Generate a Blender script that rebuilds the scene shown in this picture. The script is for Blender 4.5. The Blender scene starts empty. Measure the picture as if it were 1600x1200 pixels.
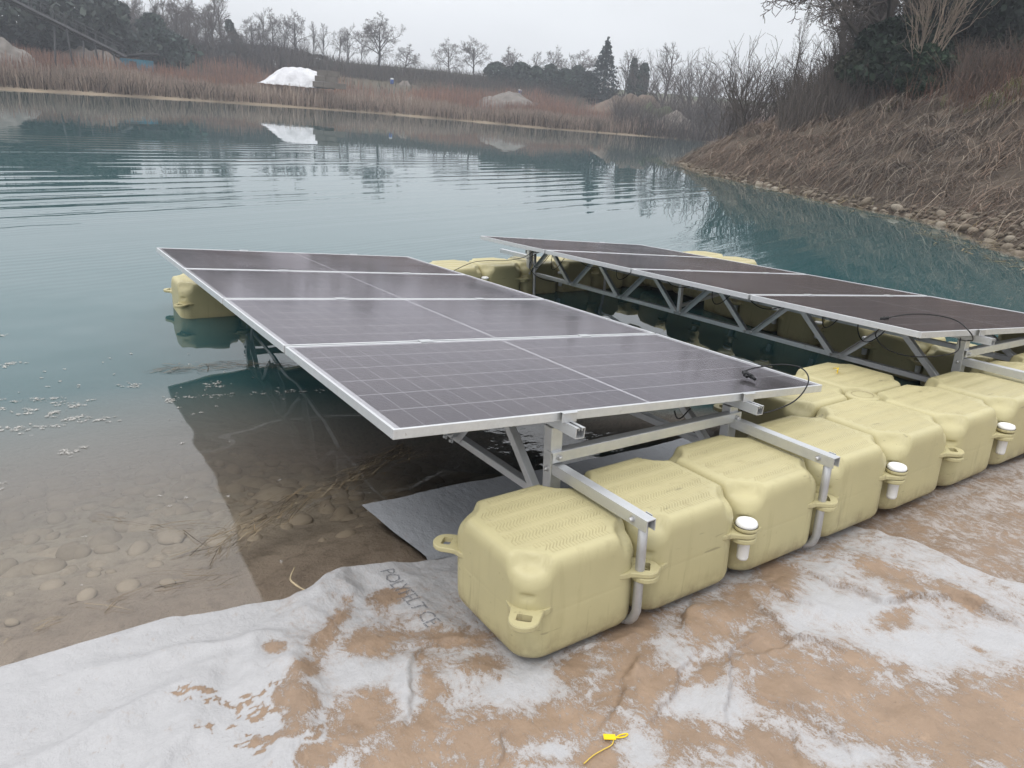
import bpy, math, random
import numpy as np
from mathutils import Matrix, Vector
random.seed(7); rng = np.random.default_rng(11)
SC = bpy.context.scene
COL = SC.collection
# ------------------------------------------------------------------ camera
CAM = np.array([-1.16126, -1.47538, 1.91865])
CF = np.array([0.53355, 0.7704, -0.34901]); CR = np.array([0.83662, -0.54129, 0.08416]); CU = np.array([0.12408, 0.33689, 0.93333])
FPX = 1154.2                                   # focal length in pixels of a 1600 wide frame
cd = bpy.data.cameras.new('camera'); cam = bpy.data.objects.new('camera', cd); COL.objects.link(cam)
m = Matrix.Identity(4)
for i in range(3):
    m[i][0], m[i][1], m[i][2], m[i][3] = CR[i], CU[i], -CF[i], CAM[i]
cam.matrix_world = m
cd.sensor_width = 36; cd.lens = FPX / 1600 * 36; cd.clip_start = .05; cd.clip_end = 2000
SC.camera = cam
# ------------------------------------------------------------------ sky, sun, exposure
SUN_EL, SUN_AZ = 58.0, 230.0                   # overcast: sun only as a very soft lamp, from behind-left
W = bpy.data.worlds.new('World'); SC.world = W; W.use_nodes = True
nt = W.node_tree; nt.nodes.clear()
def wn(t, **k):
    n = nt.nodes.new(t)
    for a, b in k.items(): setattr(n, a, b)
    return n
sky = wn('ShaderNodeTexSky', sky_type='NISHITA', sun_disc=False, sun_elevation=math.radians(SUN_EL), sun_rotation=math.radians(SUN_AZ))
tc = wn('ShaderNodeTexCoord'); sep = wn('ShaderNodeSeparateXYZ'); nt.links.new(tc.outputs['Generated'], sep.inputs[0])
ramp = wn('ShaderNodeValToRGB'); nt.links.new(sep.outputs['Z'], ramp.inputs[0])
e = ramp.color_ramp.elements
e[0].position = 0.0; e[0].color = (.455, .463, .482, 1); e[1].position = 1.0; e[1].color = (1.12, 1.13, 1.15, 1)
x = e.new(.13); x.color = (.535, .545, .56, 1)
x = e.new(.28); x.color = (.66, .68, .705, 1)
mp = wn('ShaderNodeMapping'); mp.inputs['Scale'].default_value = (1.2, 1.2, 4.0); nt.links.new(tc.outputs['Generated'], mp.inputs[0])
ns = wn('ShaderNodeTexNoise'); ns.inputs['Scale'].default_value = 1.6; ns.inputs['Detail'].default_value = 4; nt.links.new(mp.outputs[0], ns.inputs['Vector'])
cm = wn('ShaderNodeMapRange'); cm.inputs[1].default_value = .25; cm.inputs[2].default_value = .75; cm.inputs[3].default_value = 17.0; cm.inputs[4].default_value = 20.5
nt.links.new(ns.outputs['Fac'], cm.inputs[0])
vm = wn('ShaderNodeVectorMath', operation='SCALE'); nt.links.new(ramp.outputs[0], vm.inputs[0]); nt.links.new(cm.outputs[0], vm.inputs['Scale'])
mx = wn('ShaderNodeMix', data_type='RGBA'); mx.inputs[0].default_value = .90
nt.links.new(sky.outputs[0], mx.inputs[6]); nt.links.new(vm.outputs[0], mx.inputs[7])
bg = wn('ShaderNodeBackground'); bg.inputs['Strength'].default_value = .10; nt.links.new(mx.outputs[2], bg.inputs[0])
wo = wn('ShaderNodeOutputWorld'); nt.links.new(bg.outputs[0], wo.inputs[0])
sl = bpy.data.lights.new('sun', 'SUN'); sl.energy = 1.15; sl.angle = math.radians(28); sl.color = (1, .97, .92)
so = bpy.data.objects.new('sun', sl); COL.objects.link(so); so.location = (-20, -10, 40)
_d = Vector((-.50, -.12, .86)); so.rotation_euler = _d.to_track_quat('Z', 'Y').to_euler()
SC.view_settings.view_transform = 'Standard'; SC.view_settings.look = 'None'; SC.view_settings.exposure = 0.0; SC.view_settings.gamma = 1
SC.view_settings.use_curve_mapping = False
SC.render.engine = 'CYCLES'
SC.cycles.max_bounces = 8; SC.cycles.transparent_max_bounces = 12; SC.cycles.diffuse_bounces = 3; SC.cycles.glossy_bounces = 4
SC.cycles.volume_bounces = 0; SC.cycles.use_denoising = True; SC.cycles.caustics_reflective = False; SC.cycles.caustics_refractive = False
SC.cycles.sample_clamp_indirect = 4
# ------------------------------------------------------------------ frames and small helpers
RS = np.array([[0.99956, 0.00208, -0.02964], [0., 0.99754, 0.0701], [0.02972, -0.07007, 0.9971]])   # float deck -> level world
MS = Matrix([[*RS[0], 0], [*RS[1], 0], [*RS[2], .24933], [0, 0, 0, 1]])
def S(*p): return Vector(MS @ Vector(p))
def bearing(px, py, D):
    """ground position at horizontal distance D on the bearing of a picture column, and the height seen at row py"""
    d = CF + CR * (px - 800) / FPX - CU * (py - 600) / FPX
    q = CAM + d * D / math.hypot(d[0], d[1]); return q
def sm(a, b, x):
    t = np.clip((x - a) / (b - a), 0, 1); return t * t * (3 - 2 * t)
def smin(a, b, k):
    h = np.clip(.5 + .5 * (b - a) / k, 0, 1); return b * (1 - h) + a * h - k * h * (1 - h)
_perm = rng.random((64, 64))
def vnoise(x, y):
    xi = np.floor(x).astype(int); yi = np.floor(y).astype(int); fx = x - xi; fy = y - yi
    fx = fx * fx * (3 - 2 * fx); fy = fy * fy * (3 - 2 * fy)
    g = lambda i, j: _perm[i & 63, j & 63]
    return (g(xi, yi) * (1 - fx) + g(xi + 1, yi) * fx) * (1 - fy) + (g(xi, yi + 1) * (1 - fx) + g(xi + 1, yi + 1) * fx) * fy
def fbm(x, y, o=4):
    s = 0; a = .5
    for k in range(o): s = s + a * (vnoise(x * 2 ** k + 17.3 * k, y * 2 ** k + 9.1 * k) - .5); a *= .5
    return s
def mesh(name, V, F, smooth=False, attrs=None, uvs=None):
    """V (n,3); F either an (m,3|4) array or a list of tuples"""
    me = bpy.data.meshes.new(name)
    V = np.asarray(V, np.float32)
    if isinstance(F, np.ndarray):
        k = F.shape[1]; me.vertices.add(len(V)); me.vertices.foreach_set('co', V.ravel())
        me.loops.add(F.size); me.loops.foreach_set('vertex_index', F.astype(np.int32).ravel())
        me.polygons.add(len(F)); me.polygons.foreach_set('loop_start', np.arange(0, F.size, k, dtype=np.int32))
        me.polygons.foreach_set('loop_total', np.full(len(F), k, np.int32)); me.update(calc_edges=True)
    else:
        me.from_pydata([tuple(map(float, v)) for v in V], [], F)
    if attrs:
        for an, (ty, val) in attrs.items():
            at = me.attributes.new(an, ty, 'POINT')
            if ty == 'FLOAT': at.data.foreach_set('value', np.asarray(val, np.float32).ravel())
            else: at.data.foreach_set('color', np.asarray(val, np.float32).ravel())
    if smooth: me.polygons.foreach_set('use_smooth', np.ones(len(me.polygons), bool))
    me.update(); return me
def obj(name, me, mat=None, parent=None, mw=None, label=None, cat=None, group=None, kind=None):
    o = bpy.data.objects.new(name, me); COL.objects.link(o)
    if mat is not None and me is not None and len(me.materials) == 0: me.materials.append(mat)
    if parent is not None: o.parent = parent
    if mw is not None:
        if parent is not None: o.matrix_local = mw
        else: o.matrix_world = mw
    if label: o['label'] = label
    if cat: o['category'] = cat
    if group: o['group'] = group
    if kind: o['kind'] = kind
    return o
def thing(name, label, cat, mw, group=None):
    o = bpy.data.objects.new(name, None); COL.objects.link(o); o.matrix_world = mw; o.empty_display_size = .1
    o['label'] = label; o['category'] = cat
    if group: o['group'] = group
    return o
def T(*p): return Matrix.Translation(Vector(p))
class MB:
    def __init__(s): s.v = []; s.f = []
    def add(s, V, F):
        o = len(s.v); s.v += [tuple(map(float, v)) for v in V]; s.f += [tuple(i + o for i in f) for f in F]; return s
    def box(s, x0, x1, y0, y1, z0, z1, c=0.0, M=None):
        if c <= 0:
            V = [(a, b, d) for d in (z0, z1) for b in (y0, y1) for a in (x0, x1)]
            F = [(0, 2, 3, 1), (4, 5, 7, 6), (0, 1, 5, 4), (2, 6, 7, 3), (0, 4, 6, 2), (1, 3, 7, 5)]
        else:
            V = []; idx = {}
            X, Y, Z = (x0, x1), (y0, y1), (z0, z1)
            for i in (0, 1):
                for j in (0, 1):
                    for k in (0, 1):
                        sx, sy, sz = (1 - 2 * i) * c, (1 - 2 * j) * c, (1 - 2 * k) * c
                        idx[i, j, k] = len(V)
                        V += [(X[i], Y[j] + sy, Z[k] + sz), (X[i] + sx, Y[j], Z[k] + sz), (X[i] + sx, Y[j] + sy, Z[k])]
            g = lambda i, j, k, a: idx[i, j, k] + a
            F = []
            def q(*f): F.append(f)
            for i in (0, 1):
                r = [g(i, 0, 0, 0), g(i, 1, 0, 0), g(i, 1, 1, 0), g(i, 0, 1, 0)]; F.append(tuple(r if i else r[::-1]))
                r = [g(0, i, 0, 1), g(1, i, 0, 1), g(1, i, 1, 1), g(0, i, 1, 1)]; F.append(tuple(r[::-1] if i else r))
                r = [g(0, 0, i, 2), g(1, 0, i, 2), g(1, 1, i, 2), g(0, 1, i, 2)]; F.append(tuple(r if i else r[::-1]))
            for i in (0, 1):
                for j in (0, 1):
                    F.append((g(0, i, j, 1), g(1, i, j, 1), g(1, i, j, 2), g(0, i, j, 2)))
                    F.append((g(i, 0, j, 0), g(i, 1, j, 0), g(i, 1, j, 2), g(i, 0, j, 2)))
                    F.append((g(i, j, 0, 0), g(i, j, 1, 0), g(i, j, 1, 1), g(i, j, 0, 1)))
            for key in idx: F.append((idx[key], idx[key] + 1, idx[key] + 2))
        if M is not None: V = [tuple(M @ Vector(v)) for v in V]
        return s.add(V, F)
    def tube(s, P, r, n=10, cap=True):
        V, F = sweep(P, r, n); k = len(V)
        if cap: F = F + [tuple(range(n))[::-1], tuple(range(k - n, k))]
        return s.add(V, F)
    def me(s, name, smooth=False):
        m = mesh(name, s.v, s.f, smooth)
        import bmesh
        b = bmesh.new(); b.from_mesh(m); bmesh.ops.recalc_face_normals(b, faces=b.faces); b.to_mesh(m); b.free()
        return m
def sweep(P, r, n):
    P = [Vector(p) for p in P]; V = []; F = []
    rr = r if hasattr(r, '__len__') else [r] * len(P)
    t0 = (P[1] - P[0]).normalized(); up = Vector((0, 0, 1)) if abs(t0.z) < .9 else Vector((1, 0, 0))
    a = t0.cross(up).normalized(); b = t0.cross(a).normalized()
    for i, p in enumerate(P):
        t = (P[min(i + 1, len(P) - 1)] - P[max(i - 1, 0)]).normalized()
        a = (a - t * a.dot(t)).normalized(); b = t.cross(a)
        for k in range(n):
            w = 2 * math.pi * k / n; V.append(tuple(p + a * math.cos(w) * rr[i] + b * math.sin(w) * rr[i]))
    for i in range(len(P) - 1):
        for k in range(n):
            k2 = (k + 1) % n; F.append((i * n + k, i * n + k2, (i + 1) * n + k2, (i + 1) * n + k))
    return V, F
def spline(P, n=8):
    P = [Vector(p) for p in P]; Q = [P[0] * 2 - P[1]] + P + [P[-1] * 2 - P[-2]]; out = []
    for i in range(1, len(Q) - 2):
        a, b, c, d = Q[i - 1], Q[i], Q[i + 1], Q[i + 2]
        for k in range(n):
            t = k / n; out.append(.5 * ((2 * b) + (c - a) * t + (2 * a - 5 * b + 4 * c - d) * t * t + (3 * b - a - 3 * c + d) * t ** 3))
    out.append(P[-1]); return out
def lathe(prof, n=24):
    V = []; F = []
    for r, z in prof:
        for k in range(n):
            w = 2 * math.pi * k / n; V.append((r * math.cos(w), r * math.sin(w), z))
    for i in range(len(prof) - 1):
        for k in range(n):
            k2 = (k + 1) % n; F.append((i * n + k, i * n + k2, (i + 1) * n + k2, (i + 1) * n + k))
    return V, F
# ------------------------------------------------------------------ materials
class NT:
    def __init__(s, name):
        s.m = bpy.data.materials.new(name); s.m.use_nodes = True; s.t = s.m.node_tree; s.t.nodes.clear()
        s.out = s.n('ShaderNodeOutputMaterial')
    def n(s, ty, ins=None, **k):
        n = s.t.nodes.new(ty)
        for a, b in k.items(): setattr(n, a, b)
        for a, b in (ins or {}).items(): s.put(n.inputs[a], b)
        return n
    def put(s, sock, b):
        if isinstance(b, bpy.types.NodeSocket): s.t.links.new(b, sock)
        elif isinstance(b, bpy.types.Node): s.t.links.new(b.outputs[0], sock)
        else:
            if hasattr(sock, 'default_value') and hasattr(sock.default_value, '__len__') and hasattr(b, '__len__') and len(b) == 3 and len(sock.default_value) == 4: b = (*b, 1)
            sock.default_value = b
    def obj(s): return s.n('ShaderNodeTexCoord').outputs['Object']
    def geo(s): return s.n('ShaderNodeNewGeometry').outputs['Position']
    def noise(s, scale, vec=None, detail=3, rough=.5, stretch=None):
        vec = vec or s.obj()
        if stretch: vec = s.n('ShaderNodeMapping', {0: vec, 'Scale': stretch}).outputs[0]
        return s.n('ShaderNodeTexNoise', {'Vector': vec, 'Scale': scale, 'Detail': detail, 'Roughness': rough}).outputs['Fac']
    def map(s, v, a, b, c=0., d=1., smooth=False):
        return s.n('ShaderNodeMapRange', {0: v, 1: a, 2: b, 3: c, 4: d}, interpolation_type='SMOOTHSTEP' if smooth else 'LINEAR').outputs[0]
    def math(s, op, a, b=0.): return s.n('ShaderNodeMath', {0: a, 1: b}, operation=op).outputs[0]
    def mix(s, f, a, b): return s.n('ShaderNodeMix', {0: f, 6: a, 7: b}, data_type='RGBA').outputs[2]
    def bump(s, h, dist, strength=1., normal=None):
        i = {'Height': h, 'Distance': dist, 'Strength': strength}
        if normal: i['Normal'] = normal
        return s.n('ShaderNodeBump', i).outputs[0]
    def attr(s, name, out='Fac'): return s.n('ShaderNodeAttribute', attribute_name=name).outputs[out]
    def bsdf(s, base, rough=.5, metal=0., normal=None, spec=.5, **k):
        i = {'Base Color': base, 'Roughness': rough, 'Metallic': metal, 'Specular IOR Level': spec}
        if normal is not None: i['Normal'] = normal
        i.update(k)
        b = s.n('ShaderNodeBsdfPrincipled', i); s.t.links.new(b.outputs[0], s.out.inputs['Surface']); return b
def mat_plastic(name, col, dirt=.35, low_dirt=True):
    t = NT(name); p = t.obj(); rnd = t.n('ShaderNodeObjectInfo').outputs['Random']
    w = t.n('ShaderNodeVectorMath', {0: p, 1: t.n('ShaderNodeCombineXYZ', {0: rnd, 1: rnd, 2: 0.}).outputs[0]}, operation='MULTIPLY_ADD') if False else None
    g = t.geo()
    big = t.noise(3.0, g, 4, .6); streak = t.noise(16, g, 4, .6, (1, 1, .12)); sp = t.noise(90, g, 2)
    c = t.mix(t.map(big, .35, .7), tuple(x * .93 for x in col), tuple(min(1, x * 1.05) for x in col))
    c = t.mix(t.map(streak, .58, .8, 0, dirt), c, (.26, .21, .11))
    sc = t.noise(7, g, 6, .75, (1, 1, 2.2)); c = t.mix(t.map(sc, .66, .74, 0, .55), c, (.20, .17, .12))
    c = t.mix(t.map(sp, .74, .8, 0, .6), c, (.16, .12, .07))
    lz = t.n('ShaderNodeSeparateXYZ', {0: p}).outputs['Z']
    low = t.math('MULTIPLY', t.map(lz, .02, .11, 1, 0), t.map(t.noise(11, g, 5, .7), .40, .66, 0, .75 if low_dirt else .08)); c = t.mix(low, c, (.20, .145, .09))
    run = t.noise(34, g, 3, .6, (1, 1, .05)); c = t.mix(t.math('MULTIPLY', t.map(run, .62, .72, 0, .4), t.map(lz, .05, .3, 1, .2)), c, (.19, .15, .09))
    sc2 = t.noise(22, g, 2, .5, (.25, 1.0, 2.5)); c = t.mix(t.map(sc2, .71, .735, 0, .35), c, (.10, .085, .06))
    t.bsdf(c, t.map(big, .3, .7, .38, .56), 0, t.bump(t.noise(260, g, 2), .0006, .35), .35); return t.m
def mat_alu(name, col=(.60, .61, .62), rough=.38):
    t = NT(name); g = t.obj()
    st = t.noise(40, g, 4, .6, (1, .06, 1)); bl = t.noise(9, g, 4, .65)
    c = t.mix(t.map(bl, .4, .75, 0, .5), col, tuple(x * .72 for x in col))
    c = t.mix(t.map(st, .45, .75, 0, .35), c, tuple(min(1, x * 1.2) for x in col))
    c = t.mix(t.map(t.noise(30, g, 5, .7), .64, .74, 0, .5), c, (.25, .22, .18))
    t.bsdf(c, t.map(bl, .3, .7, rough - .06, rough + .16), .75, t.bump(st, .0008, .3)); return t.m
def mat_simple(name, col, rough=.6, metal=0., var=.2, scale=8, bump=0.):
    t = NT(name); g = t.geo(); nz = t.noise(scale, g, 4, .6)
    c = t.mix(t.map(nz, .3, .7), tuple(x * (1 - var) for x in col), tuple(min(1, x * (1 + var)) for x in col))
    t.bsdf(c, rough, metal, t.bump(nz, bump) if bump else None, .3); return t.m
def mat_attr(name, rough=.8, mult=1.):
    """colour carried per stem or leaf, with a little noise"""
    t = NT(name); c = t.attr('Col', 'Color'); t.bsdf(c, rough, 0, None, .15); return t.m
YEL = mat_plastic('pale_yellow_polyethylene', (.465, .418, .235))
YELL = mat_plastic('pale_yellow_fitting', (.465, .418, .235), .3, False)
TREAD = mat_plastic('dusty_yellow_tread', (.40, .352, .195), .45)
WHITEP = mat_simple('white_plastic', (.78, .78, .77), .35, var=.04)
ALU = mat_alu('weathered_aluminium'); ALUF = mat_alu('anodised_frame', (.66, .67, .68), .42); STEEL = mat_alu('galvanised_steel', (.50, .50, .50), .45)
BLACK = mat_simple('black_rubber', (.012, .012, .013), .45)
DARKHOLE = mat_simple('dark_pipe_inside', (.03, .03, .03), .8)
# ------------------------------------------------------------------ the lake basin: terrain, water
LAKE = np.array([(-1.4, 1.04), (0.1, 1.04), (2, 1.22), (2.9, .90), (4.5, .66), (7, .1), (10.5, .2), (14.3, 2.6), (15.94, 5.37), (17.9, 7.2), (19.59, 9.38), (20.5, 12.99), (22.3, 17.2), (23.87, 21.63),
    (27.36, 26.67), (31, 29.5), (38, 32), (52, 37), (68, 48), (76, 60), (71.2, 69.5), (62, 70.5), (52, 71.5), (45.5, 78), (36.1, 83.3), (24.5, 82), (14.25, 78.4), (5.7, 73.5), (-1, 67.9), (-30, 58), (-70, 45), (-80, 20), (-70, 1.04)], float)
def lake_sd(x, y):
    """distance to the shoreline, negative over the water"""
    x = np.asarray(x, float); y = np.asarray(y, float); d = np.full(x.shape, 1e9); ins = np.zeros(x.shape, bool)
    n = len(LAKE)
    for i in range(n):
        a, b = LAKE[i], LAKE[(i + 1) % n]; e = b - a; l2 = e @ e
        t = np.clip(((x - a[0]) * e[0] + (y - a[1]) * e[1]) / l2, 0, 1)
        d = np.minimum(d, np.hypot(x - a[0] - t * e[0], y - a[1] - t * e[1]))
        if a[1] != b[1]:
            c = ((a[1] > y) != (b[1] > y)) & (x < (b[0] - a[0]) * (y - a[1]) / (b[1] - a[1]) + a[0]); ins ^= c
    return np.where(ins, -d, d)
def w_right(x, y): return sm(8, 16, x + .15 * y) * (1 - sm(34, 48, y - .25 * (x - 25)))
def w_near(x, y): return (1 - sm(7, 13, x)) * (1 - sm(8, 20, y))
def terrain(x, y):
    sd = lake_sd(x, y); r = w_right(x, y); n = w_near(x, y)
    plane = .2493 + .0297 * np.clip(x, -6, 12) - .0701 * np.clip(y, -12, 3)
    drop = np.interp(x, [-.2, 1.2, 2.2, 3.2], [1.0, 1.5, 2.6, 3.2])
    sl_ = np.interp(x, [2.0, 3.0], [.24, .42])
    zn = smin(np.where(sd < 0, .24 * sd * (1 + (drop - 1) * sm(.25, 1.1, -sd)), sl_ * sd), plane, .05)
    zr = np.interp(sd, [-30, -4, -1.2, 0, .8, 2.5, 6, 8, 12, 40], [-5, -3.4, -1.15, 0, .55, 1.5, 3.2, 3.9, 4.2, 4.8])
    zf = np.interp(sd, [-40, -6, 0, 2, 8, 22, 45, 62, 80, 120, 300], [-6, -1.5, 0, .22, .6, 1.3, 4.0, 6.2, 7.9, 8.6, 9])
    zl = np.interp(sd, [-40, -6, 0, 3, 10, 60, 300], [-6, -1.6, 0, .35, .8, 1.6, 3])
    zf = zf + fbm(x * .05, y * .05) * sm(8, 40, sd) * 1.5
    zr = zr + fbm(x * .3, y * .3) * sm(.3, 3, sd) * .8 + (np.abs(fbm(x * .55 + 3, y * .55)) * 2.3 - .25) * sm(.6, 3.0, sd)
    back = sm(-10, -25, y) + sm(-12, -30, x) * (1 - sm(30, 55, y)); back = np.clip(back, 0, 1)
    z = zf * (1 - r) + zr * r
    z = z * (1 - back) + zl * back
    z = z * (1 - n) + zn * n
    return z, sd, r, n
def axis(lo, hi, c0, c1, fine, grow):
    a = list(np.arange(c0, c1, fine)); s = fine
    while a[-1] < hi: s = min(s * grow, 4.5); a.append(a[-1] + s)
    s = fine
    while a[0] > lo: s = min(s * grow, 4.5); a.insert(0, a[0] - s)
    return np.array(a)
gx = axis(-170, 330, -2.4, 4, .06, 1.055); gy = axis(-60, 330, -2, 4.2, .06, 1.055)
X, Y = np.meshgrid(gx, gy, indexing='ij'); Z, SD, WR, WN = terrain(X, Y)
bed = sm(.02, -.25, Z) * (WN > .3)
Z = Z + bed * (fbm(X * 2.2, Y * 2.2) * .10 + fbm(X * 7, Y * 7) * .03)
FABM = (X < 6.6) * (X > -2.4) * (Y > -2.2) * (Y < np.interp(X, [-2.4, .3, 2, 2.4, 2.9, 4.5, 6.6], [1.2, 1.15, 1.75, 1.7, .86, .62, .1]))
Z = Z - .05 * FABM
def gridF(nx, ny):
    i = np.arange(nx * ny).reshape(nx, ny)
    return np.stack([i[:-1, :-1], i[1:, :-1], i[1:, 1:], i[:-1, 1:]], -1).reshape(-1, 4)
mud = np.array([.37, .305, .25]); silt = np.array([.54, .475, .39]); soil = np.array([.085, .066, .052]); dry = np.array([.105, .082, .058]); grassc = np.array([.075, .085, .04]); sand = np.array([.30, .24, .17])
def lerp(a, b, w): return a * (1 - w[..., None]) + b * w[..., None]
cc = np.broadcast_to(mud, X.shape + (3,)).copy()
cc = lerp(cc, np.broadcast_to(silt, cc.shape), sm(-.02, -.35, Z) * WN)
far = 1 - WN
nz1 = fbm(X * .06, Y * .06) + .5
ch = lerp(np.broadcast_to(dry, cc.shape), np.broadcast_to(grassc, cc.shape), sm(.5, .75, nz1) * sm(30, 60, SD) + sm(62, 75, SD) * .9 * (1 - WR))
ch = lerp(ch, np.broadcast_to(sand, cc.shape), sm(2.2, .6, SD) * (1 - WR) * .9)
ch = lerp(ch, np.broadcast_to(soil, cc.shape), WR * .8)
cc = lerp(cc, ch, far)
cc = np.clip(cc, 0, 1)
t = NT('earth'); c0 = t.attr('Col', 'Color'); g = t.geo()
nA = t.noise(1.3, g, 6, .65); nB = t.noise(11, g, 5, .65); nC = t.noise(60, g, 3, .6)
c1 = t.mix(t.map(nA, .3, .7), t.mix(.35, c0, (.05, .038, .028)), c0)
c1 = t.mix(t.map(nB, .5, .75, 0, .55), c1, (.05, .038, .028))
c1 = t.mix(t.map(nC, .62, .72, 0, .5), c1, (.30, .25, .18))
hh = t.math('ADD', t.math('MULTIPLY', nB, .03), t.math('MULTIPLY', nC, .008))
t.bsdf(c1, .85, 0, t.bump(hh, 1.0, .8), .2); EARTH = t.m
ground = obj('ground', mesh('ground', np.stack([X, Y, Z], -1).reshape(-1, 3), gridF(len(gx), len(gy)), True,
    {'Col': ('FLOAT_COLOR', np.concatenate([cc, np.ones(cc.shape[:2] + (1,))], -1).reshape(-1, 4))}), EARTH, kind='structure')
def zt(x, y): return float(terrain(np.array([x]), np.array([y]))[0][0])
# water
wx = axis(-90, 90, -2.4, 6, .15, 1.07); wy = axis(-2, 95, .6, 7, .15, 1.07)
WX, WY = np.meshgrid(wx, wy, indexing='ij'); TZ = terrain(WX, WY)[0]
dep = np.clip(-TZ, 0, 6)
t = NT('lake_water'); g = t.geo()
depth = t.attr('depth')
sepp = t.n('ShaderNodeSeparateXYZ', {0: g})
rel = t.n('ShaderNodeVectorMath', {0: g, 1: (-1.2, -1.5, 0)}, operation='SUBTRACT').outputs[0]
dist = t.n('ShaderNodeVectorMath', {0: rel}, operation='LENGTH').outputs['Value']
# long low wavelets that run across the lake from the far shore, strongest in one belt of the open water
dirv = t.n('ShaderNodeMapping', {0: g, 'Rotation': (0, 0, math.radians(-19))}).outputs[0]
def bands(scale, dis, dsc): return t.n('ShaderNodeTexWave', {'Vector': dirv, 'Scale': scale, 'Distortion': dis, 'Detail': 2.0, 'Detail Scale': dsc}, wave_type='BANDS', bands_direction='Y', wave_profile='SIN').outputs['Fac']
b1 = bands(.42, 3.2, .35); b2 = bands(.85, 3.5, .5); b3 = bands(2.2, 4.5, .7)
belt = t.math('MULTIPLY', t.map(dist, 8.0, 13, 0, 1, True), t.map(dist, 21, 33, 1, 0, True))
patch = t.map(t.noise(.16, dirv, 2, .5, (.45, 1.6, 1)), .38, .60, .08, 1, True)
belt = t.math('MULTIPLY', belt, patch)
beltn = t.math('MULTIPLY', t.map(dist, 7.0, 9.5, 0, 1, True), t.map(dist, 12, 17, 1, 0, True))
h = t.math('MULTIPLY', t.math('ADD', t.math('MULTIPLY', b1, .0058), t.math('MULTIPLY', b2, .0022)), belt)
h = t.math('ADD', h, t.math('MULTIPLY', t.math('MULTIPLY', b3, .0012), t.math('MULTIPLY', beltn, patch)))
swell = t.noise(.85, g, 2, .4); calm = t.noise(.5, dirv, 2, .5, (.4, 1.5, 1))
h = t.math('ADD', h, t.math('MULTIPLY', swell, t.map(dist, 4, 12, .042, .0012, True)))
h = t.math('ADD', h, t.math('MULTIPLY', calm, t.map(dist, 6, 20, .006, .0015, True)))
inner = t.n('ShaderNodeVectorMath', {0: g, 1: (2.35, 2.9, 0)}, operation='SUBTRACT').outputs[0]
ind = t.n('ShaderNodeVectorMath', {0: inner}, operation='LENGTH').outputs['Value']
ind2 = t.n('ShaderNodeVectorMath', {0: t.n('ShaderNodeVectorMath', {0: g, 1: (1.35, 1.75, 0)}, operation='SUBTRACT').outputs[0]}, operation='LENGTH').outputs['Value']
rip = t.math('MULTIPLY', t.noise(6, g, 3, .5, (.8, 1.5, 1)), t.map(t.noise(1.2, g, 2, .5), .42, .58, .15, 1, True))
h = t.math('ADD', h, t.math('MULTIPLY', rip, t.math('MAXIMUM', t.map(ind, .2, 1.9, .024, .0, True), t.map(ind2, .1, 1.1, .014, 0., True))))
farr = t.noise(1.6, dirv, 3, .6, (.5, 1.6, 1))
h = t.math('ADD', h, t.math('MULTIPLY', farr, t.map(dist, 30, 60, 0, .0012, True)))
nrm = t.bump(h, 1.0, 1.0)
fr = t.n('ShaderNodeFresnel', {'IOR': 1.48, 'Normal': nrm})
gl = t.n('ShaderNodeBsdfGlossy', {'Color': (1, 1, 1, 1), 'Roughness': .012, 'Normal': nrm})
tr = t.n('ShaderNodeBsdfTransparent', {'Color': t.mix(t.map(depth, 0, .6), (.96, .94, .91, 1), (.83, .84, .79, 1))})
df = t.n('ShaderNodeBsdfDiffuse', {'Color': t.mix(t.map(depth, .28, .62), (.29, .25, .215, 1), (.030, .084, .090, 1))})
fac = t.math('SUBTRACT', 1.0, t.math('POWER', 2.718, t.math('MULTIPLY', t.math('POWER', depth, 2.1), -5.2)))
body = t.n('ShaderNodeMixShader', {0: fac, 1: tr.outputs[0], 2: df.outputs[0]})
fin = t.n('ShaderNodeMixShader', {0: fr, 1: body.outputs[0], 2: gl.outputs[0]})
t.t.links.new(fin.outputs[0], t.out.inputs['Surface']); WATERM = t.m
water = obj('lake_water', mesh('lake_water', np.stack([WX, WY, np.zeros_like(WX)], -1).reshape(-1, 3), gridF(len(wx), len(wy)), True, {'depth': ('FLOAT', dep)}), WATERM, kind='structure')
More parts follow.
